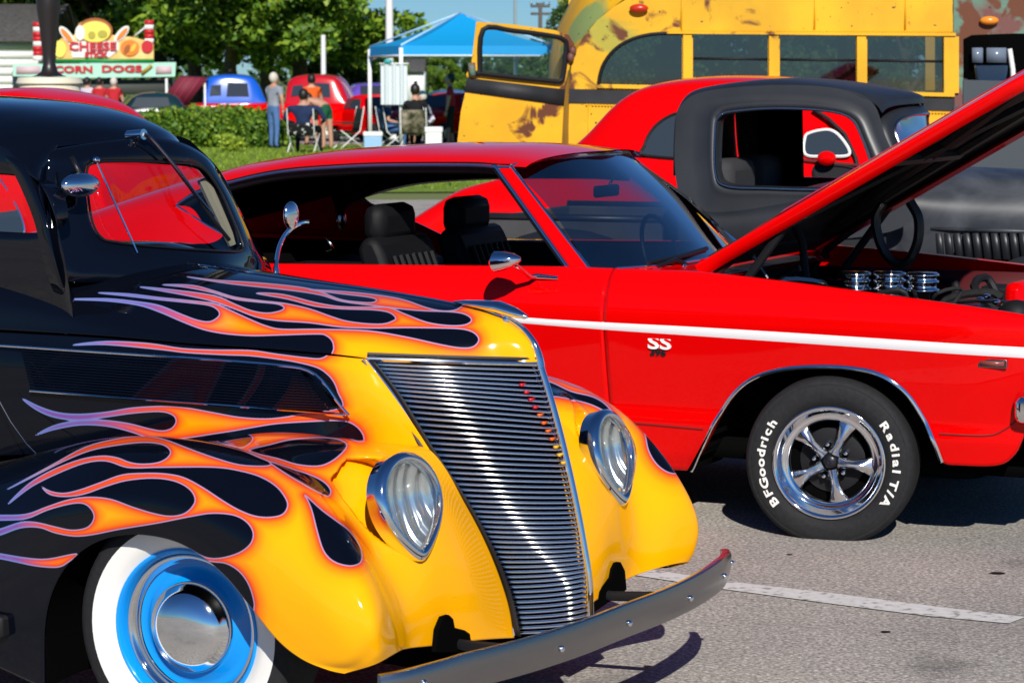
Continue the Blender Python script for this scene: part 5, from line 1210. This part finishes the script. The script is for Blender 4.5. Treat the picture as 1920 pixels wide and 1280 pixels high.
def flame_mat():
    m = mat('flame_paint', (0, 0, 0), .5, 0, 1.0, 0); L = m.node_tree.links; p = m.node_tree.nodes['Principled BSDF']
    p.inputs['Coat Roughness'].default_value = .07; p.inputs['Coat IOR'].default_value = 1.38
    at = N(m, 'ShaderNodeAttribute', attribute_name='lick'); tp = N(m, 'ShaderNodeAttribute', attribute_name='licktip')
    mr = N(m, 'ShaderNodeMapRange'); mr.inputs[1].default_value = -4; mr.inputs[2].default_value = 46
    L.new(at.outputs['Fac'], mr.inputs[0])
    def ramp(st):
        r = N(m, 'ShaderNodeValToRGB'); e = r.color_ramp.elements
        while len(e) < len(st): e.new(.5)
        for i, (q, c) in enumerate(st): e[i].position = q; e[i].color = (*c, 1)
        return r
    k = lambda d: (d+4)/50
    BK = (.0022, .0032, .007)
    r1 = ramp([(k(-1.3), BK), (k(-.7), (.36, .25, .46)), (k(.7), (.46, .27, .38)), (k(1.8), (.68, .035, .02)), (k(5), (.90, .105, .008)), (k(11), (.96, .225, .005)), (k(26), (.98, .39, .002)), (k(46), (1.0, .435, .002))])
    r2 = ramp([(k(-1.5), BK), (k(-.6), (.16, .22, .50)), (k(1.2), (.14, .16, .48)), (k(4), (.16, .06, .30)), (k(20), (.1, .2, .6))])
    rt = ramp([(0, (0, 0, 0)), (.22, (.12, .12, .12)), (.55, (.9, .9, .9)), (1, (1, 1, 1))])
    L.new(mr.outputs[0], r1.inputs[0]); L.new(mr.outputs[0], r2.inputs[0]); L.new(tp.outputs['Fac'], rt.inputs[0])
    mx = N(m, 'ShaderNodeMixRGB'); L.new(rt.outputs[0], mx.inputs[0]); L.new(r1.outputs[0], mx.inputs[1]); L.new(r2.outputs[0], mx.inputs[2])
    L.new(mx.outputs[0], p.inputs['Base Color'])
    return m
M['flame'] = flame_mat()

M['thin_glass'] = glass_mat('door_window_glass', (.9, .93, .95), .45)
rod = empty('hot_rod', (ROD.o[0], ROD.o[1], 0), ROD.a, label='black hot rod with yellow and orange flames, whitewall tyres and a chrome grille', cat='car')
V_ = ROD.v
# ---- front fender: rows run from the hood valley over the crown to the wheel-arch lip
def fender_grid():
    def q(L): return [V_(x, y, v) for x, y, v in L]
    r0 = q([(-120,930,-.42),(-20,900,-.42),(120,858,-.42),(260,845,-.42),(380,836,-.42),(480,814,-.41),(590,816,-.37),(690,838,-.31),(805,842,-.24),(868,940,-.21),(915,1030,-.17),(950,1125,-.12),(963,1195,-.11)])
    ra = q([(-120,915,-.47),(-20,888,-.47),(110,852,-.47),(235,840,-.47),(355,834,-.47),(465,822,-.455),(575,822,-.43),(675,826,-.38),(750,848,-.355),(825,935,-.345),(862,1025,-.33),(884,1112,-.31),(896,1199,-.285)])
    r1 = q([(-120,905,-.55),(-20,878,-.55),(105,842,-.55),(220,828,-.54),(330,826,-.53),(455,834,-.52),(560,842,-.505),(640,846,-.49),(712,866,-.48),(775,950,-.47),(808,1045,-.455),(822,1125,-.44),(826,1208,-.42)])
    rb = q([(-120,908,-.60),(-20,882,-.60),(98,845,-.60),(205,825,-.595),(312,822,-.59),(430,838,-.585),(528,866,-.59),(602,902,-.60),(655,955,-.60),(705,1035,-.60),(742,1110,-.585),(760,1165,-.57),(767,1214,-.55)])
    r2 = q([(-120,915,-.66),(-20,888,-.66),(92,850,-.66),(192,826,-.655),(292,822,-.65),(400,836,-.65),(492,866,-.665),(568,912,-.69),(628,972,-.71),(680,1050,-.725),(718,1120,-.72),(736,1180,-.69),(743,1222,-.665)])
    r3 = q([(-120,955,-.74),(-20,925,-.745),(85,886,-.745),(175,858,-.745),(275,850,-.745),(375,866,-.75),(458,898,-.76),(536,948,-.78),(604,1012,-.792),(660,1085,-.80),(699,1158,-.80),(713,1212,-.775),(718,1236,-.75)])
    r4 = q([(-120,1040,-.79),(-20,1000,-.80),(80,955,-.81),(165,925,-.815),(260,915,-.82),(350,930,-.825),(430,965,-.83),(503,1018,-.835),(565,1080,-.84),(622,1142,-.842),(668,1200,-.825),(688,1233,-.795),(695,1246,-.78)])
    r5 = q([(-120,1180,-.80),(-20,1120,-.81),(75,1040,-.82),(155,985,-.83),(250,962,-.835),(335,978,-.84),(410,1020,-.843),(470,1075,-.845),(528,1138,-.845),(585,1195,-.84),(635,1236,-.825),(658,1249,-.80),(668,1254,-.79)])
    r6 = q([(84,1290,-.80),(86,1160,-.81),(115,1075,-.82),(170,1021,-.825),(240,1001,-.83),(318,1010,-.835),(375,1038,-.838),(425,1080,-.838),(470,1135,-.838),(520,1197,-.835),(565,1233,-.83),(610,1253,-.82),(646,1261,-.80)])
    return patch([r0, ra, r1, rb, r2, r3, r4, r5, r6], 300, 220, 24)
FG = fender_grid()
_dv, _dz = (FG[..., 1]+.494)/.108, (FG[..., 2]-.665)/.118
FG[..., 0] -= np.where(FG[..., 0] > .35, .085*np.clip(.95-(_dv**2+_dz**2), 0, .15)/.15, 0)
fe = grid_obj('fender', FG, M['flame'], rod, .006); flame_attr(fe, ROD, FL_FEND, (-30, 110))
FG2 = FG.copy(); FG2[..., 1] *= -1; FG2[..., 2] += .085*np.clip((FG2[..., 2]-.42)/.32, 0, 1)*np.clip((FG2[..., 1]-.40)/.16, 0, 1)
fe2 = grid_obj('fender', FG2, M['flame'], rod, .006, flip=True); flame_attr(fe2, ROD, FL_FAR, (-100, -50))
# inner wheel wells
for s in (-1, 1):
    ring = FG[-1].copy(); ring[:, 1] *= -s
    inner = ring.copy(); inner[:, 1] = s*.45; inner[:, 2] = np.minimum(inner[:, 2]+.0, .70)
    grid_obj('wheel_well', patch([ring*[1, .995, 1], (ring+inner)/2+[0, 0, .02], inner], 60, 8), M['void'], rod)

# ---- hood side panel
rows = [[V_(x, y, v) for x, y, v in r] for r in (
 [(-120,616,-.52),(60,626,-.47),(200,634,-.44),(350,647,-.41),(480,656,-.37),(560,662,-.345),(620,667,-.325),(660,671,-.31),(686,673,-.30)],
 [(-120,690,-.53),(60,692,-.485),(200,700,-.455),(350,706,-.425),(480,708,-.385),(560,708,-.36),(630,706,-.335),(680,706,-.315),(716,712,-.29)],
 [(-120,770,-.525),(60,768,-.48),(200,770,-.45),(350,768,-.425),(480,762,-.39),(580,760,-.36),(655,758,-.33),(710,760,-.305),(758,770,-.27)],
 [(-120,860,-.50),(60,852,-.46),(200,846,-.44),(350,838,-.42),(480,815,-.405),(590,817,-.365),(680,842,-.305),(745,858,-.27),(806,843,-.24)])]
hs = grid_obj('hood_side', patch(rows, 260, 90, 12), M['flame'], rod, .004); flame_attr(hs, ROD, FL_SIDE, (40, 330))
G = patch(rows, 60, 20, 2); G[..., 1] *= -1
grid_obj('hood_side', G, M['black_paint'], rod, .004, flip=True)
# ---- hood
E = np.array([V_(x, y, v) for x, y, v in [(-120,613,-.515),(60,622,-.465),(200,630,-.435),(350,643,-.405),(480,652,-.365),(560,658,-.34),(620,663,-.32),(655,667,-.305),(686,670,-.295)]])
C = np.array([(-1.05,0,1.24),(-.78,0,1.215),(-.5,0,1.195),(-.22,0,1.175),(.08,0,1.155),(.30,0,1.135),(.46,0,1.112),(.565,0,1.06),(.610,0,.993)])
rows = []
for t, f in ((1, 0), (.97, .12), (.88, .33), (.72, .60), (.5, .82), (.25, .955), (0, 1)):
    ff = f**np.interp(E[:, 0], [-.95, -.7, -.3], [.30, .45, 1.0]) if f > 0 else 0*E[:, 0]
    P = C+(E-C)*t; P[:, 2] = E[:, 2]+(C[:, 2]-E[:, 2])*ff; rows.append(P)
rows = rows+[r*[1, -1, 1] for r in rows[-2::-1]]
G = patch(rows, 300, 200, 6)
ho = grid_obj('hood', G, M['flame'], rod, .004); flame_attr(ho, ROD, FL_HOOD, (130, 450))
mb = MB(); mb.tube([tuple(p) for p in cr(C[1:]+[0, 0, .003], 60)], .004, 8); mb.build('hood_strip', M['chrome'], rod)

# ---- louvre panel with its chrome mouldings on the hood side
def strip(pts, name, r, mtl, parent, off=(0, 0, 0), flat=1.0):
    P = resamp([V_(*p) for p in pts], 60)+np.array(off)
    return MB().tube([tuple(p) for p in P], r, 8, flat=flat).build(name, mtl, parent)
strip([(-120,640,-.53),(0,647,-.502),(150,657,-.475),(300,667,-.448),(450,678,-.41),(540,686,-.382),(575,692,-.37),(600,707,-.365),(620,732,-.36),(640,760,-.352),(656,778,-.345)], 'side_moulding', .0042, M['chrome'], rod, (0, -.004, 0))
strip([(58,732,-.497),(200,743,-.465),(350,754,-.436),(480,764,-.403),(580,771,-.375),(650,777,-.348)], 'side_moulding', .0035, M['chrome'], rod, (0, -.004, 0))
lv = MB()
for i in range(16):
    t = (i+.5)/16
    a = [(x, y0+(y1-y0)*t, v) for x, y0, y1, v in ((60+(-20)*(1-t),650,733,-.495),(200,661,744,-.467),(350,671,755,-.438),(480,681,764,-.405),(560+60*t,690,770,-.378-.02*t+.01))]
    P = resamp([V_(*p) for p in a], 16)+np.array([0, -.002, 0])
    lv.tube([tuple(p) for p in P], .0035, 6)
lv.build('louvre_slats', M['black_paint'], rod, kind='stuff')
# ---- grille: chrome bars bent back from the centre bar
def gl(t):    # near edge and centre at height fraction t (0 top, 1 bottom)
    ed = cr([V_(x, y, v) for x, y, v in [(688,674,-.292),(740,742,-.268),(800,840,-.238),(862,935,-.205),(908,1020,-.168),(942,1105,-.122),(962,1190,-.108)]], 60)
    ce = cr([(.606,0,.985),(.648,0,.87),(.685,0,.75),(.717,0,.63),(.742,0,.52),(.760,0,.42),(.765,0,.30)], 60)
    k = t*59; i = min(int(k), 58); f = k-i
    return ed[i]*(1-f)+ed[i+1]*f, ce[i]*(1-f)+ce[i+1]*f
NB = 52
bar_pts = []
for i in range(NB):
    t = .022+(i/(NB-1))**.98*.975
    e, c = gl(t); bar_pts.append((e, c))
    P = []
    for s in np.linspace(-1, 1, 25):
        a = abs(s); u = c[0]+(e[0]-c[0])*a; z = c[2]+(e[2]-c[2])*a
        v = e[1]*-s*1.0
        bow = .030*math.sin(PI*min(1, a))   # the two faces are slightly convex
        P.append((u+bow*.9-.020*a**3, v, z))
    V = []; Fq = []
    zh, dp = .0040, .007
    for (u, v, z) in P:
        V += [(u-dp, v, z-zh), (u, v, z-zh*.8), (u+.0025, v, z), (u, v, z+zh*.8), (u-dp, v, z+zh)]
    for k in range(24):
        for j in range(4): Fq.append((k*5+j, k*5+j+1, (k+1)*5+j+1, (k+1)*5+j))
    MB().add(V, Fq).build('grille_bar', M['chrome'], rod, auto=False)
back = np.stack([np.stack([np.array([c[0]+(e[0]-c[0])*abs(s)+.02*math.sin(PI*abs(s))-.022, -e[1]*s*.98, c[2]+(e[2]-c[2])*abs(s)]) for s in np.linspace(-1, 1, 15)]) for e, c in bar_pts[::3]+[bar_pts[-1]]])
grid_obj('grille_backing', back, M['void'], rod)
ed = [gl(t)[0] for t in np.linspace(0, 1, 40)]; ce = [gl(t)[1] for t in np.linspace(0, 1, 40)]
for s in (1, -1):
    MB().tube([(p[0]+.001, p[1]*s, p[2]) for p in ed], .0075, 8).build('grille_frame', M['chrome'], rod)
    grid_obj('grille_reflection_guard', np.array([[(p[0]-.01, p[1]*s*1.0, p[2]) for p in ed], [(p[0]+.010, p[1]*s*1.012, p[2]) for p in ed], [(p[0]+.026, p[1]*s*1.018, p[2]) for p in ed]]), M['black_plastic'], rod, .003)  # dark fin, added to keep bar reflections off the fender paint
    MB().tube([(p[0]-.006, p[1]*s-.010*s, p[2]) for p in ed], .006, 6).build('grille_gasket', M['black_plastic'], rod)
e0, c0 = gl(0)
P = [(c0[0]+(e0[0]-c0[0])*abs(s)+.027*math.sin(PI*abs(s)), -e0[1]*s, .990+(e0[2]-.985)*abs(s)-.003) for s in np.linspace(-1, 1, 41)]
MB().tube(P, .0075, 8).build('grille_frame', M['chrome'], rod)
MB().tube([(a+.001, b, c+.013) for a, b, c in P], .005, 6).build('hood_gap_seal', M['black_plastic'], rod)
MB().tube([(p[0]+.004, 0, p[2]) for p in ce], .010, 10).build('grille_centre_bar', M['chrome'], rod)
nose = [(.50,0,1.108),(.55,0,1.082),(.588,0,1.045),(.605,0,1.01),(.612,0,.98)]
MB().tube([tuple(p) for p in cr(nose, 20)], [.006+.006*i/19 for i in range(20)], 10).build('nose_trim', M['chrome'], rod)
# little flame badge running down the near side of the grille
for i in range(11):
    k = 6+i*1.35; e, c = gl(.08+i*.028)
    a = .16-.012*i
    p = (c[0]+(e[0]-c[0])*a+.012, e[1]*a, c[2]+(e[2]-c[2])*a)
    MB().box(p[0]-.004, p[0]+.004, p[1]-.012, p[1]+.010, p[2]-.0035, p[2]+.0035).build('grille_badge', M.setdefault('badge%d' % (i//4), mat('badge_paint_%d' % (i//4), [(.6,.01,.02),(.8,.12,.01),(.9,.45,.02)][i//4], .3)), rod)
# hood ornament: a flying arrow on a small pedestal
orn = MB()
sec = [(-.165,.006,.004,.040),(-.13,.018,.008,.040),(-.08,.028,.012,.038),(-.02,.030,.017,.034),(.03,.022,.014,.022),(.06,.010,.008,.014),(.072,.002,.002,.012)]
V = []; Fq = []; n = 12
for (du, ww, hh, dz) in sec:
    for j in range(n):
        t = 2*PI*j/n; V.append((.500+du, ww*math.cos(t), 1.098+dz+hh*math.sin(t)))
for i in range(len(sec)-1):
    for j in range(n): Fq.append((i*n+j, i*n+(j+1) % n, (i+1)*n+(j+1) % n, (i+1)*n+j))
orn.add(V, Fq); orn.tube([(.50,0,1.085),(.505,0,1.118)], [.018,.008], 10)
orn.build('hood_ornament', M['chrome'], rod, auto=False)

# ---- headlights
def headlight(side):
    c = np.array([.530, -.494, .676]); yaw = R(-5); tilt = R(-14)
    Mx = Matrix.Translation(c) @ Matrix.Rotation(yaw, 4, 'Z') @ Matrix.Rotation(tilt, 4, 'Y')
    out = []
    for k in range(48):
        t = 2*PI*k/48; x = .114*math.sin(t); z = .112*math.cos(t)
        if z < 0: x *= 1-.50*(abs(z)/.112)**2.2; z *= 1.38
        out.append((x, z+.012))
    def ring(s, h, dz=0): return [(h, x*s, z*s+dz) for x, z in out]
    def mk(rings, name, mtl, par, cap=False):
        V = []; Fq = []
        for rg in rings:
            for p in rg:
                q = Mx @ Vector(p); V.append((q.x, q.y*side, q.z))
        for i in range(len(rings)-1):
            for j in range(48): Fq.append((i*48+j, i*48+(j+1) % 48, (i+1)*48+(j+1) % 48, (i+1)*48+j))
        if cap: Fq.append(tuple((len(rings)-1)*48+j for j in range(48)))
        b = MB(); b.add(V, Fq); return b.build(name, mtl, par, auto=False)
    hl = mk([ring(1.03, -.030), ring(1.045, -.003), ring(1.05, .012), ring(1.01, .020), ring(.96, .024), ring(.90, .027), ring(.84, .016), ring(.82, .004)], 'headlight', M['chrome'], rod)
    mk([ring(.85, .004), ring(.7, -.012), ring(.5, -.024), ring(.25, -.031), ring(.05, -.034)], 'reflector', M['reflector'], hl, True)
    mk([ring(.87, .012), ring(.80, .030), ring(.66, .047), ring(.45, .060), ring(.22, .067), ring(.02, .069)], 'lens', M['lens'], hl, True)
    b = MB()
    q = Mx @ Vector((-.045, 0, .02)); b.ell((q.x, q.y*side, q.z), (.012, .012, .014)); b.build('bulb', M['white_paint'], hl)
M['reflector'] = mat('reflector', (.86, .87, .86), .16, .85)
_m = M['reflector']; _w = N(_m, 'ShaderNodeTexWave'); _w.bands_direction = 'Y'; _w.inputs['Scale'].default_value = 9; _w.inputs['Distortion'].default_value = 1.5; _t = N(_m, 'ShaderNodeTexCoord'); _b = N(_m, 'ShaderNodeBump'); _b.inputs['Distance'].default_value = .01; _b.inputs['Strength'].default_value = .8
_m.node_tree.links.new(_t.outputs['Object'], _w.inputs[0]); _m.node_tree.links.new(_w.outputs[1], _b.inputs['Height']); _m.node_tree.links.new(_b.outputs[0], _m.node_tree.nodes['Principled BSDF'].inputs['Normal'])
m = glass_mat('headlight_lens', (.93, .96, .94), 1.4); M['lens'] = m
nz = N(m, 'ShaderNodeTexWave'); nz.inputs['Scale'].default_value = 16; nz.bands_direction = 'Y'; tcn = N(m, 'ShaderNodeTexCoord'); m.node_tree.links.new(tcn.outputs['Object'], nz.inputs[0])
bp = N(m, 'ShaderNodeBump'); bp.inputs['Strength'].default_value = .9; bp.inputs['Distance'].default_value = .004; m.node_tree.links.new(nz.outputs[1], bp.inputs['Height'])
for n_ in m.node_tree.nodes:
    if n_.type == 'BSDF_GLOSSY': m.node_tree.links.new(bp.outputs[0], n_.inputs['Normal'])
headlight(1); headlight(-1)

# ---- bumper
bp_px = [(700,1288,-.86),(760,1262,-.80),(860,1240,-.66),(985,1212,-.46),(1090,1172,-.24),(1168,1140,-.02),(1250,1105,.30),(1320,1078,.60),(1372,1052,.80),(1386,1042,.86)]
cen = [V_(x, y, v) for x, y, v in bp_px]
us = [.70,.735,.80,.855,.885,.89,.875,.83,.765,.73]
half = [(.705,.86),(.745,.80),(.80,.66),(.845,.46),(.872,.24),(.88,0)]
bl = [(u, -v, .330+.012*(v/.86)**2) for u, v in half]+[(u, v, .330+.012*(v/.86)**2) for u, v in half[-2::-1]]
bl = [(u, v, z+.035*min(0, v)/.86) for u, v, z in bl]
P = resamp(bl, 70); V = []; Fq = []
prof = [(-.014,-.042),(.003,-.046),(.009,-.043),(.0125,-.026),(.014,0),(.013,.028),(.009,.043),(.002,.046),(-.014,.042)]
for i, p in enumerate(P):
    d = P[min(i+1, 69)]-P[max(i-1, 0)]; d /= np.linalg.norm(d); nrm = np.array([d[1], -d[0], 0]);
    if nrm[0] < 0: nrm = -nrm
    k = min(1, .55+min(i, 69-i)/9*.45)
    for a, b in prof: V.append(tuple(p+nrm*a+np.array([0, 0, b*k])))
n = len(prof)
for i in range(69):
    for j in range(n): Fq.append((i*n+j, i*n+(j+1) % n, (i+1)*n+(j+1) % n, (i+1)*n+j))
Fq += [tuple(range(n)), tuple(69*n+j for j in range(n))]
MB().add(V, Fq).build('bumper', M['chrome_dull'], rod)
for f in (.06, .33, .50, .70, .88, .985):
    p = P[int(f*69)]
    MB().ell((p[0]+.017, p[1], p[2]-.005), (.007, .0085, .0085)).build('bumper_bolt', M['chrome'], rod)
for s in (-1, 1):
    MB().tube([(.45, s*.36, .30), (.62, s*.37, .30), (.81, s*.40, .315)], .011, 8, flat=1.3).build('bumper_bracket', M['matte_black'], rod)
    p0 = V_(850, 1188, -.345); 
    pl = [np.array(ROD.u(x, y, p0[0]+.035)) for x, y in ((818,1222),(822,1180),(832,1156),(842,1152),(850,1160),(853,1176),(872,1181),(893,1196),(908,1222))]
    MB().prism([tuple(p*[1, -s, 1]) for p in pl], (-.015, 0, 0)).build('slot_shade_plate', M['void'], rod)  # black plate stands in for the shade inside the bracket opening
MB().box(.05, .46, -.30, .30, .20, .33).build('chassis', M['void'], rod)
MB().box(-3.2, .05, -.55, .55, .20, .30).build('floor_pan', M['void'], rod)

# ---- wheels
def rod_wheel(c, steer, side):
    w = empty('wheel', c, steer if side < 0 else steer); w.parent = rod
    if side > 0: w.rotation_euler = (0, 0, PI+steer)
    # outer face looks to -y
    def lt(prof, name, mtl, par=None): return MB().lathe(prof, 72).build(name, mtl, par or w, auto=False)
    ty = lt([(.215,.02),(.225,.08),(.27,.10),(.31,.095),(.325,.06),(.329,0),(.325,-.06),(.312,-.090),(.295,-.100),(.272,-.103)], 'tyre', M['rubber'])
    lt([(.272,-.1035),(.245,-.103),(.225,-.096),(.208,-.082)], 'whitewall', M['white_rubber'], ty)
    rm = lt([(.212,-.075),(.210,-.088),(.205,-.090),(.200,-.084),(.194,-.070),(.190,-.055)], 'rim', M['blue_wheel'])
    lt([(.191,-.060),(.187,-.066),(.180,-.062),(.172,-.040),(.168,-.036)], 'trim_ring', M['chrome'], rm)
    lt([(.169,-.030),(.16,-.026),(.145,-.030),(.128,-.044),(.118,-.050),(.10,-.05),(.0,-.05)], 'wheel_disc', M['blue_wheel'], rm)
    lt([(.120,-.050),(.119,-.062),(.114,-.068),(.108,-.072),(.100,-.082),(.085,-.094),(.06,-.104),(.03,-.109),(.0,-.110)], 'hub_cap', M['chrome'], rm)
    lt([(.205,.09),(.20,.0),(.0,.0)], 'drum', M['void'], rm)
rod_wheel((-.01, -.655, .335), R(9), -1); rod_wheel((-.01, .655, .335), R(9), 1)
rod_wheel((-2.80, -.66, .335), 0, -1)

# ---- cab
def sw(u, v, z): return u+.625+.38*(z-1.25)+.55*v*v
def ring3(px, n): return resamp([ROD.survey(x, y, sw, 5, 12) for x, y in px], n, True)
w_in = [(250,303),(330,305),(372,312),(405,350),(430,402),(452,458),(446,470),(400,470),(300,463),(215,454),(188,445),(172,420),(164,380),(160,322),(178,305)]
w_out = [(235,262),(320,262),(385,292),(418,338),(450,394),(480,455),(508,515),(420,535),(300,532),(190,530),(112,520),(95,460),(88,390),(86,320),(100,284)]
a, b = np.array([ROD.survey(x, y, sw, 5, 12) for x, y in w_in]), np.array([ROD.survey(x, y, sw, 5, 12) for x, y in w_out])
A, B = cr(a, 120, True), cr(b, 120, True)
G = np.stack([A+[-.02, 0, 0], A, A+(B-A)*.08+[.006, 0, 0], A+(B-A)*.4+[.008, 0, 0], A+(B-A)*.75+[.004, 0, 0], B, B+[-.035, 0, -.002]])
grid_obj('windshield_frame', G, M['black_paint'], rod, 0, closed=True)
cm = A.mean(0); gl_ = MB(); gl_.add([tuple(cm)]+[tuple(p-[.012, 0, 0]) for p in A], [(0, 1+i, 1+(i+1) % 120) for i in range(120)])
gl_.build('windshield', M['glass'], rod)
MB().tube([tuple(p) for p in A+[.006, 0, 0]], .004, 6, closed=True).build('windshield_gasket', M['black_plastic'], rod)
# roof skin
hd = {}
rows = []
for s in np.linspace(-1, 1, 11):
    r = []
    for (u0, hw, zc, dr) in ((-.80,.40,1.556,.045),(-.86,.425,1.600,.06),(-.98,.445,1.640,.075),(-1.2,.465,1.672,.09),(-1.6,.48,1.690,.10),(-2.1,.485,1.685,.12),(-2.6,.47,1.62,.14),(-3.1,.42,1.42,.15)):
        r.append((u0-.14*s*s*(1 if u0 > -1 else .4), hw*s*(1 if abs(s) < .99 else 1.0), zc-dr*abs(s)**3.2))
    rows.append(r)
rf = patch(rows, 90, 60, 3)
# carry the roof edges down to the drip line
side = lambda k, s: np.stack([rf[k], rf[k]+[0, s*.018, -.03], rf[k]+[0, s*.020, -.055]])
G = np.vstack([side(0, -1)[::-1][:-1], rf, side(-1, 1)[1:]])
grid_obj('roof', G, M['black_paint'], rod)
grid_obj('headliner', rf[3:-3, 3:]-np.array([0, 0, .02]), M['void'], rod)
# cab sides with the door window

for s in (-1, 1):
    inn = [(-.70,1.28),(-.72,1.40),(-.80,1.455),(-1.0,1.472),(-1.6,1.475),(-2.0,1.44),(-2.06,1.36),(-2.0,1.24),(-1.4,1.225),(-1.0,1.225),(-.78,1.23)]
    out = [(-.66,1.18),(-.72,1.40),(-.84,1.515),(-1.0,1.565),(-1.6,1.585),(-2.2,1.55),(-2.5,1.42),(-2.5,1.02),(-1.6,.99),(-1.0,.99),(-.72,1.02)]
    sh = .03 if s < 0 else -.13
    if s < 0: inn = [(u, z+.085*(1.475-z)/.25) for u, z in inn]
    f = lambda L: cr([(u+sh*max(0,1-(-.62-u)/.9), s*(.465+(1.50-z)*.085-max(0, 1.23-z)*.42), z) for u, z in L], 90, True)
    A, B = f(inn), f(out)
    G = np.stack([A-[0, s*.05, 0], A-[0, s*.008, 0], A+(B-A)*.07, A+(B-A)*.5+[0, s*.004, 0], B])
    grid_obj('door_frame', G, M['black_paint'], rod, 0, closed=True)
    g = MB(); cmid = A.mean(0); g.add([tuple(cmid-[0, s*.02, 0])]+[tuple(p-[0, s*.02, 0]) for p in A], [(0, 1+i, 1+(i+1) % 90) for i in range(90)])
    g.build('door_glass', M['thin_glass'], rod)
    # lower body: door and cowl side down to the running board
    rws = [[(-.98, s*.500, 1.085), (-1.3, s*.515, 1.08), (-1.8, s*.535, 1.08), (-2.4, s*.54, 1.08), (-3.2, s*.42, 1.0)],
           [(-.98, s*.505, .95), (-1.3, s*.55, .95), (-1.8, s*.60, .95), (-2.4, s*.62, .93), (-3.3, s*.48, .88)],
           [(-.98, s*.505, .78), (-1.3, s*.57, .78), (-1.8, s*.64, .78), (-2.4, s*.66, .76), (-3.35, s*.5, .70)],
           [(-.96, s*.49, .32), (-1.3, s*.55, .30), (-1.8, s*.62, .30), (-2.4, s*.64, .30), (-3.3, s*.46, .30)]]
    grid_obj('door', patch(rws, 60, 30), M['black_paint'], rod, .004)
    MB().box(-2.2, -.55, min(s*.60, s*.84), max(s*.60, s*.84), .26, .32).build('running_board', M['matte_black'], rod, bevel=.01)
# cowl top under the windshield
rows = []
for s in np.linspace(-1, 1, 9):
    rows.append([(-.62-.06*abs(s)**2+.10*(1-abs(s)), s*.43, 1.185-.155*abs(s)**2.6-.01), (-.70-.05*abs(s)**2, s*.44, 1.24-.15*abs(s)**2.4), (-.80, s*.445, 1.26-.15*abs(s)**2.4), (-1.1, s*.45, 1.245-.15*abs(s)**2.4)])
grid_obj('cowl', patch(rows, 30, 40, 3), M['black_paint'], rod, .004)
pa = [ROD.survey(x, y, sw, 5, 12) for x, y in ((104,272),(92,300),(86,330),(88,390),(94,450),(102,492))]; pa.append((pa[-1][0]-.02, pa[-1][1]+.09, pa[-1][2]-.06))
pb = [(-.86, -.455, 1.53), (-.80, -.468, 1.50), (-.75, -.474, 1.44), (-.69, -.482, 1.34), (-.66, -.485, 1.24), (-.655, -.450, 1.15), (-.65, -.39, 1.08)]
pa, pb = np.array(pa), np.array(pb)
grid_obj('windshield_post', patch([pa+[-.0, .012, 0], pa, (pa+pb)/2+[.010, -.012, 0], pb+[0, -.006, 0], pb+[-.05, -.002, .0]], 40, 24, 3), M['black_paint'], rod)
# bench seat
MB().box(-2.0, -1.6, -.5, .5, .5, 1.12).build('seat', M['vinyl'], rod, bevel=.06)
# wipers, antenna rod, mirrors
pv = ROD.survey(272, 262, lambda u, v, z: sw(u-.03, v, z), 5, 12)
w1 = [ROD.survey(x, y, lambda u, v, z: sw(u-k, v, z), 5, 12) for x, y, k in ((270,252,.035),(285,262,.035),(330,315,.03),(365,362,.022),(400,405,.016))]
wp = MB().tube([tuple(p) for p in cr(w1, 14)], .006, 8).build('wiper', M['chrome_dull'], rod)
w2 = [ROD.survey(x, y, lambda u, v, z: sw(u-.014, v, z), 5, 12) for x, y in ((318,300),(360,356),(398,410),(430,450))]
MB().tube([tuple(p) for p in w2], .006, 6).build('wiper_blade', M['black_plastic'], wp)
MB().tube([w1[0], (w1[0][0]-.06, w1[0][1], w1[0][2]-.005)], .016, 10).build('wiper_pivot', M['chrome'], wp)
w3 = [ROD.survey(x, y, lambda u, v, z: sw(u-.012, v, z), 5, 12) for x, y in ((180,300),(200,345),(228,408),(258,474))]
wp = MB().tube([tuple(p) for p in w3], .0028, 6).build('wiper', M['chrome'], rod)
MB().ell(w3[0], (.012, .014, .01)).build('wiper_pivot', M['chrome'], wp)
mp_ = ROD.survey(140, 346, lambda u, v, z: sw(u-.06, v, z), 5, 12)
mp_ = (mp_[0]+.03, mp_[1]-.01, mp_[2]); mr = MB().ell(mp_, (.030, .075, .034), 24, 14).build('door_mirror', M['chrome'], rod)
MB().tube([(mp_[0], mp_[1], mp_[2]+.03), (mp_[0]-.04, mp_[1]+.01, mp_[2]+.075)], .008, 8).build('mirror_stalk', M['black_plastic'], mr)
# far peep mirror on its curved chrome arm
arm = [ROD.v(x, y, v) for x, y, v in ((519,522,.56),(518,498,.57),(523,465,.60),(535,440,.63),(552,424,.66),(570,417,.69),(580,417,.70))]
mr = MB().tube([tuple(p) for p in cr(arm, 24)], [.010]*4+[.007]*20, 8).build('peep_mirror', M['chrome'], rod)
c = ROD.v(546, 404, .64); MB().ell(c, (.014, .036, .044), 24, 14).build('mirror_head', M['chrome'], mr)
# beige far pillar trim seen through the glass
pt = [ROD.survey(x, y, lambda u, v, z: sw(u+.035, v, z), 5, 12) for x, y in ((382,335),(398,372),(418,415),(437,458))]
MB().tube([tuple(p) for p in pt], [.022,.020,.018,.016], 8).build('pillar_trim', mat('tan_trim', (.35,.27,.19), .6), rod)
# cowl seam, hood latch badge
MB().tube([ROD.v(x, y, -.545) for x, y in ((-5,745),(20,790),(50,832),(90,872))], .0018, 5).build('cowl_seam', M['chrome_dull'], rod)
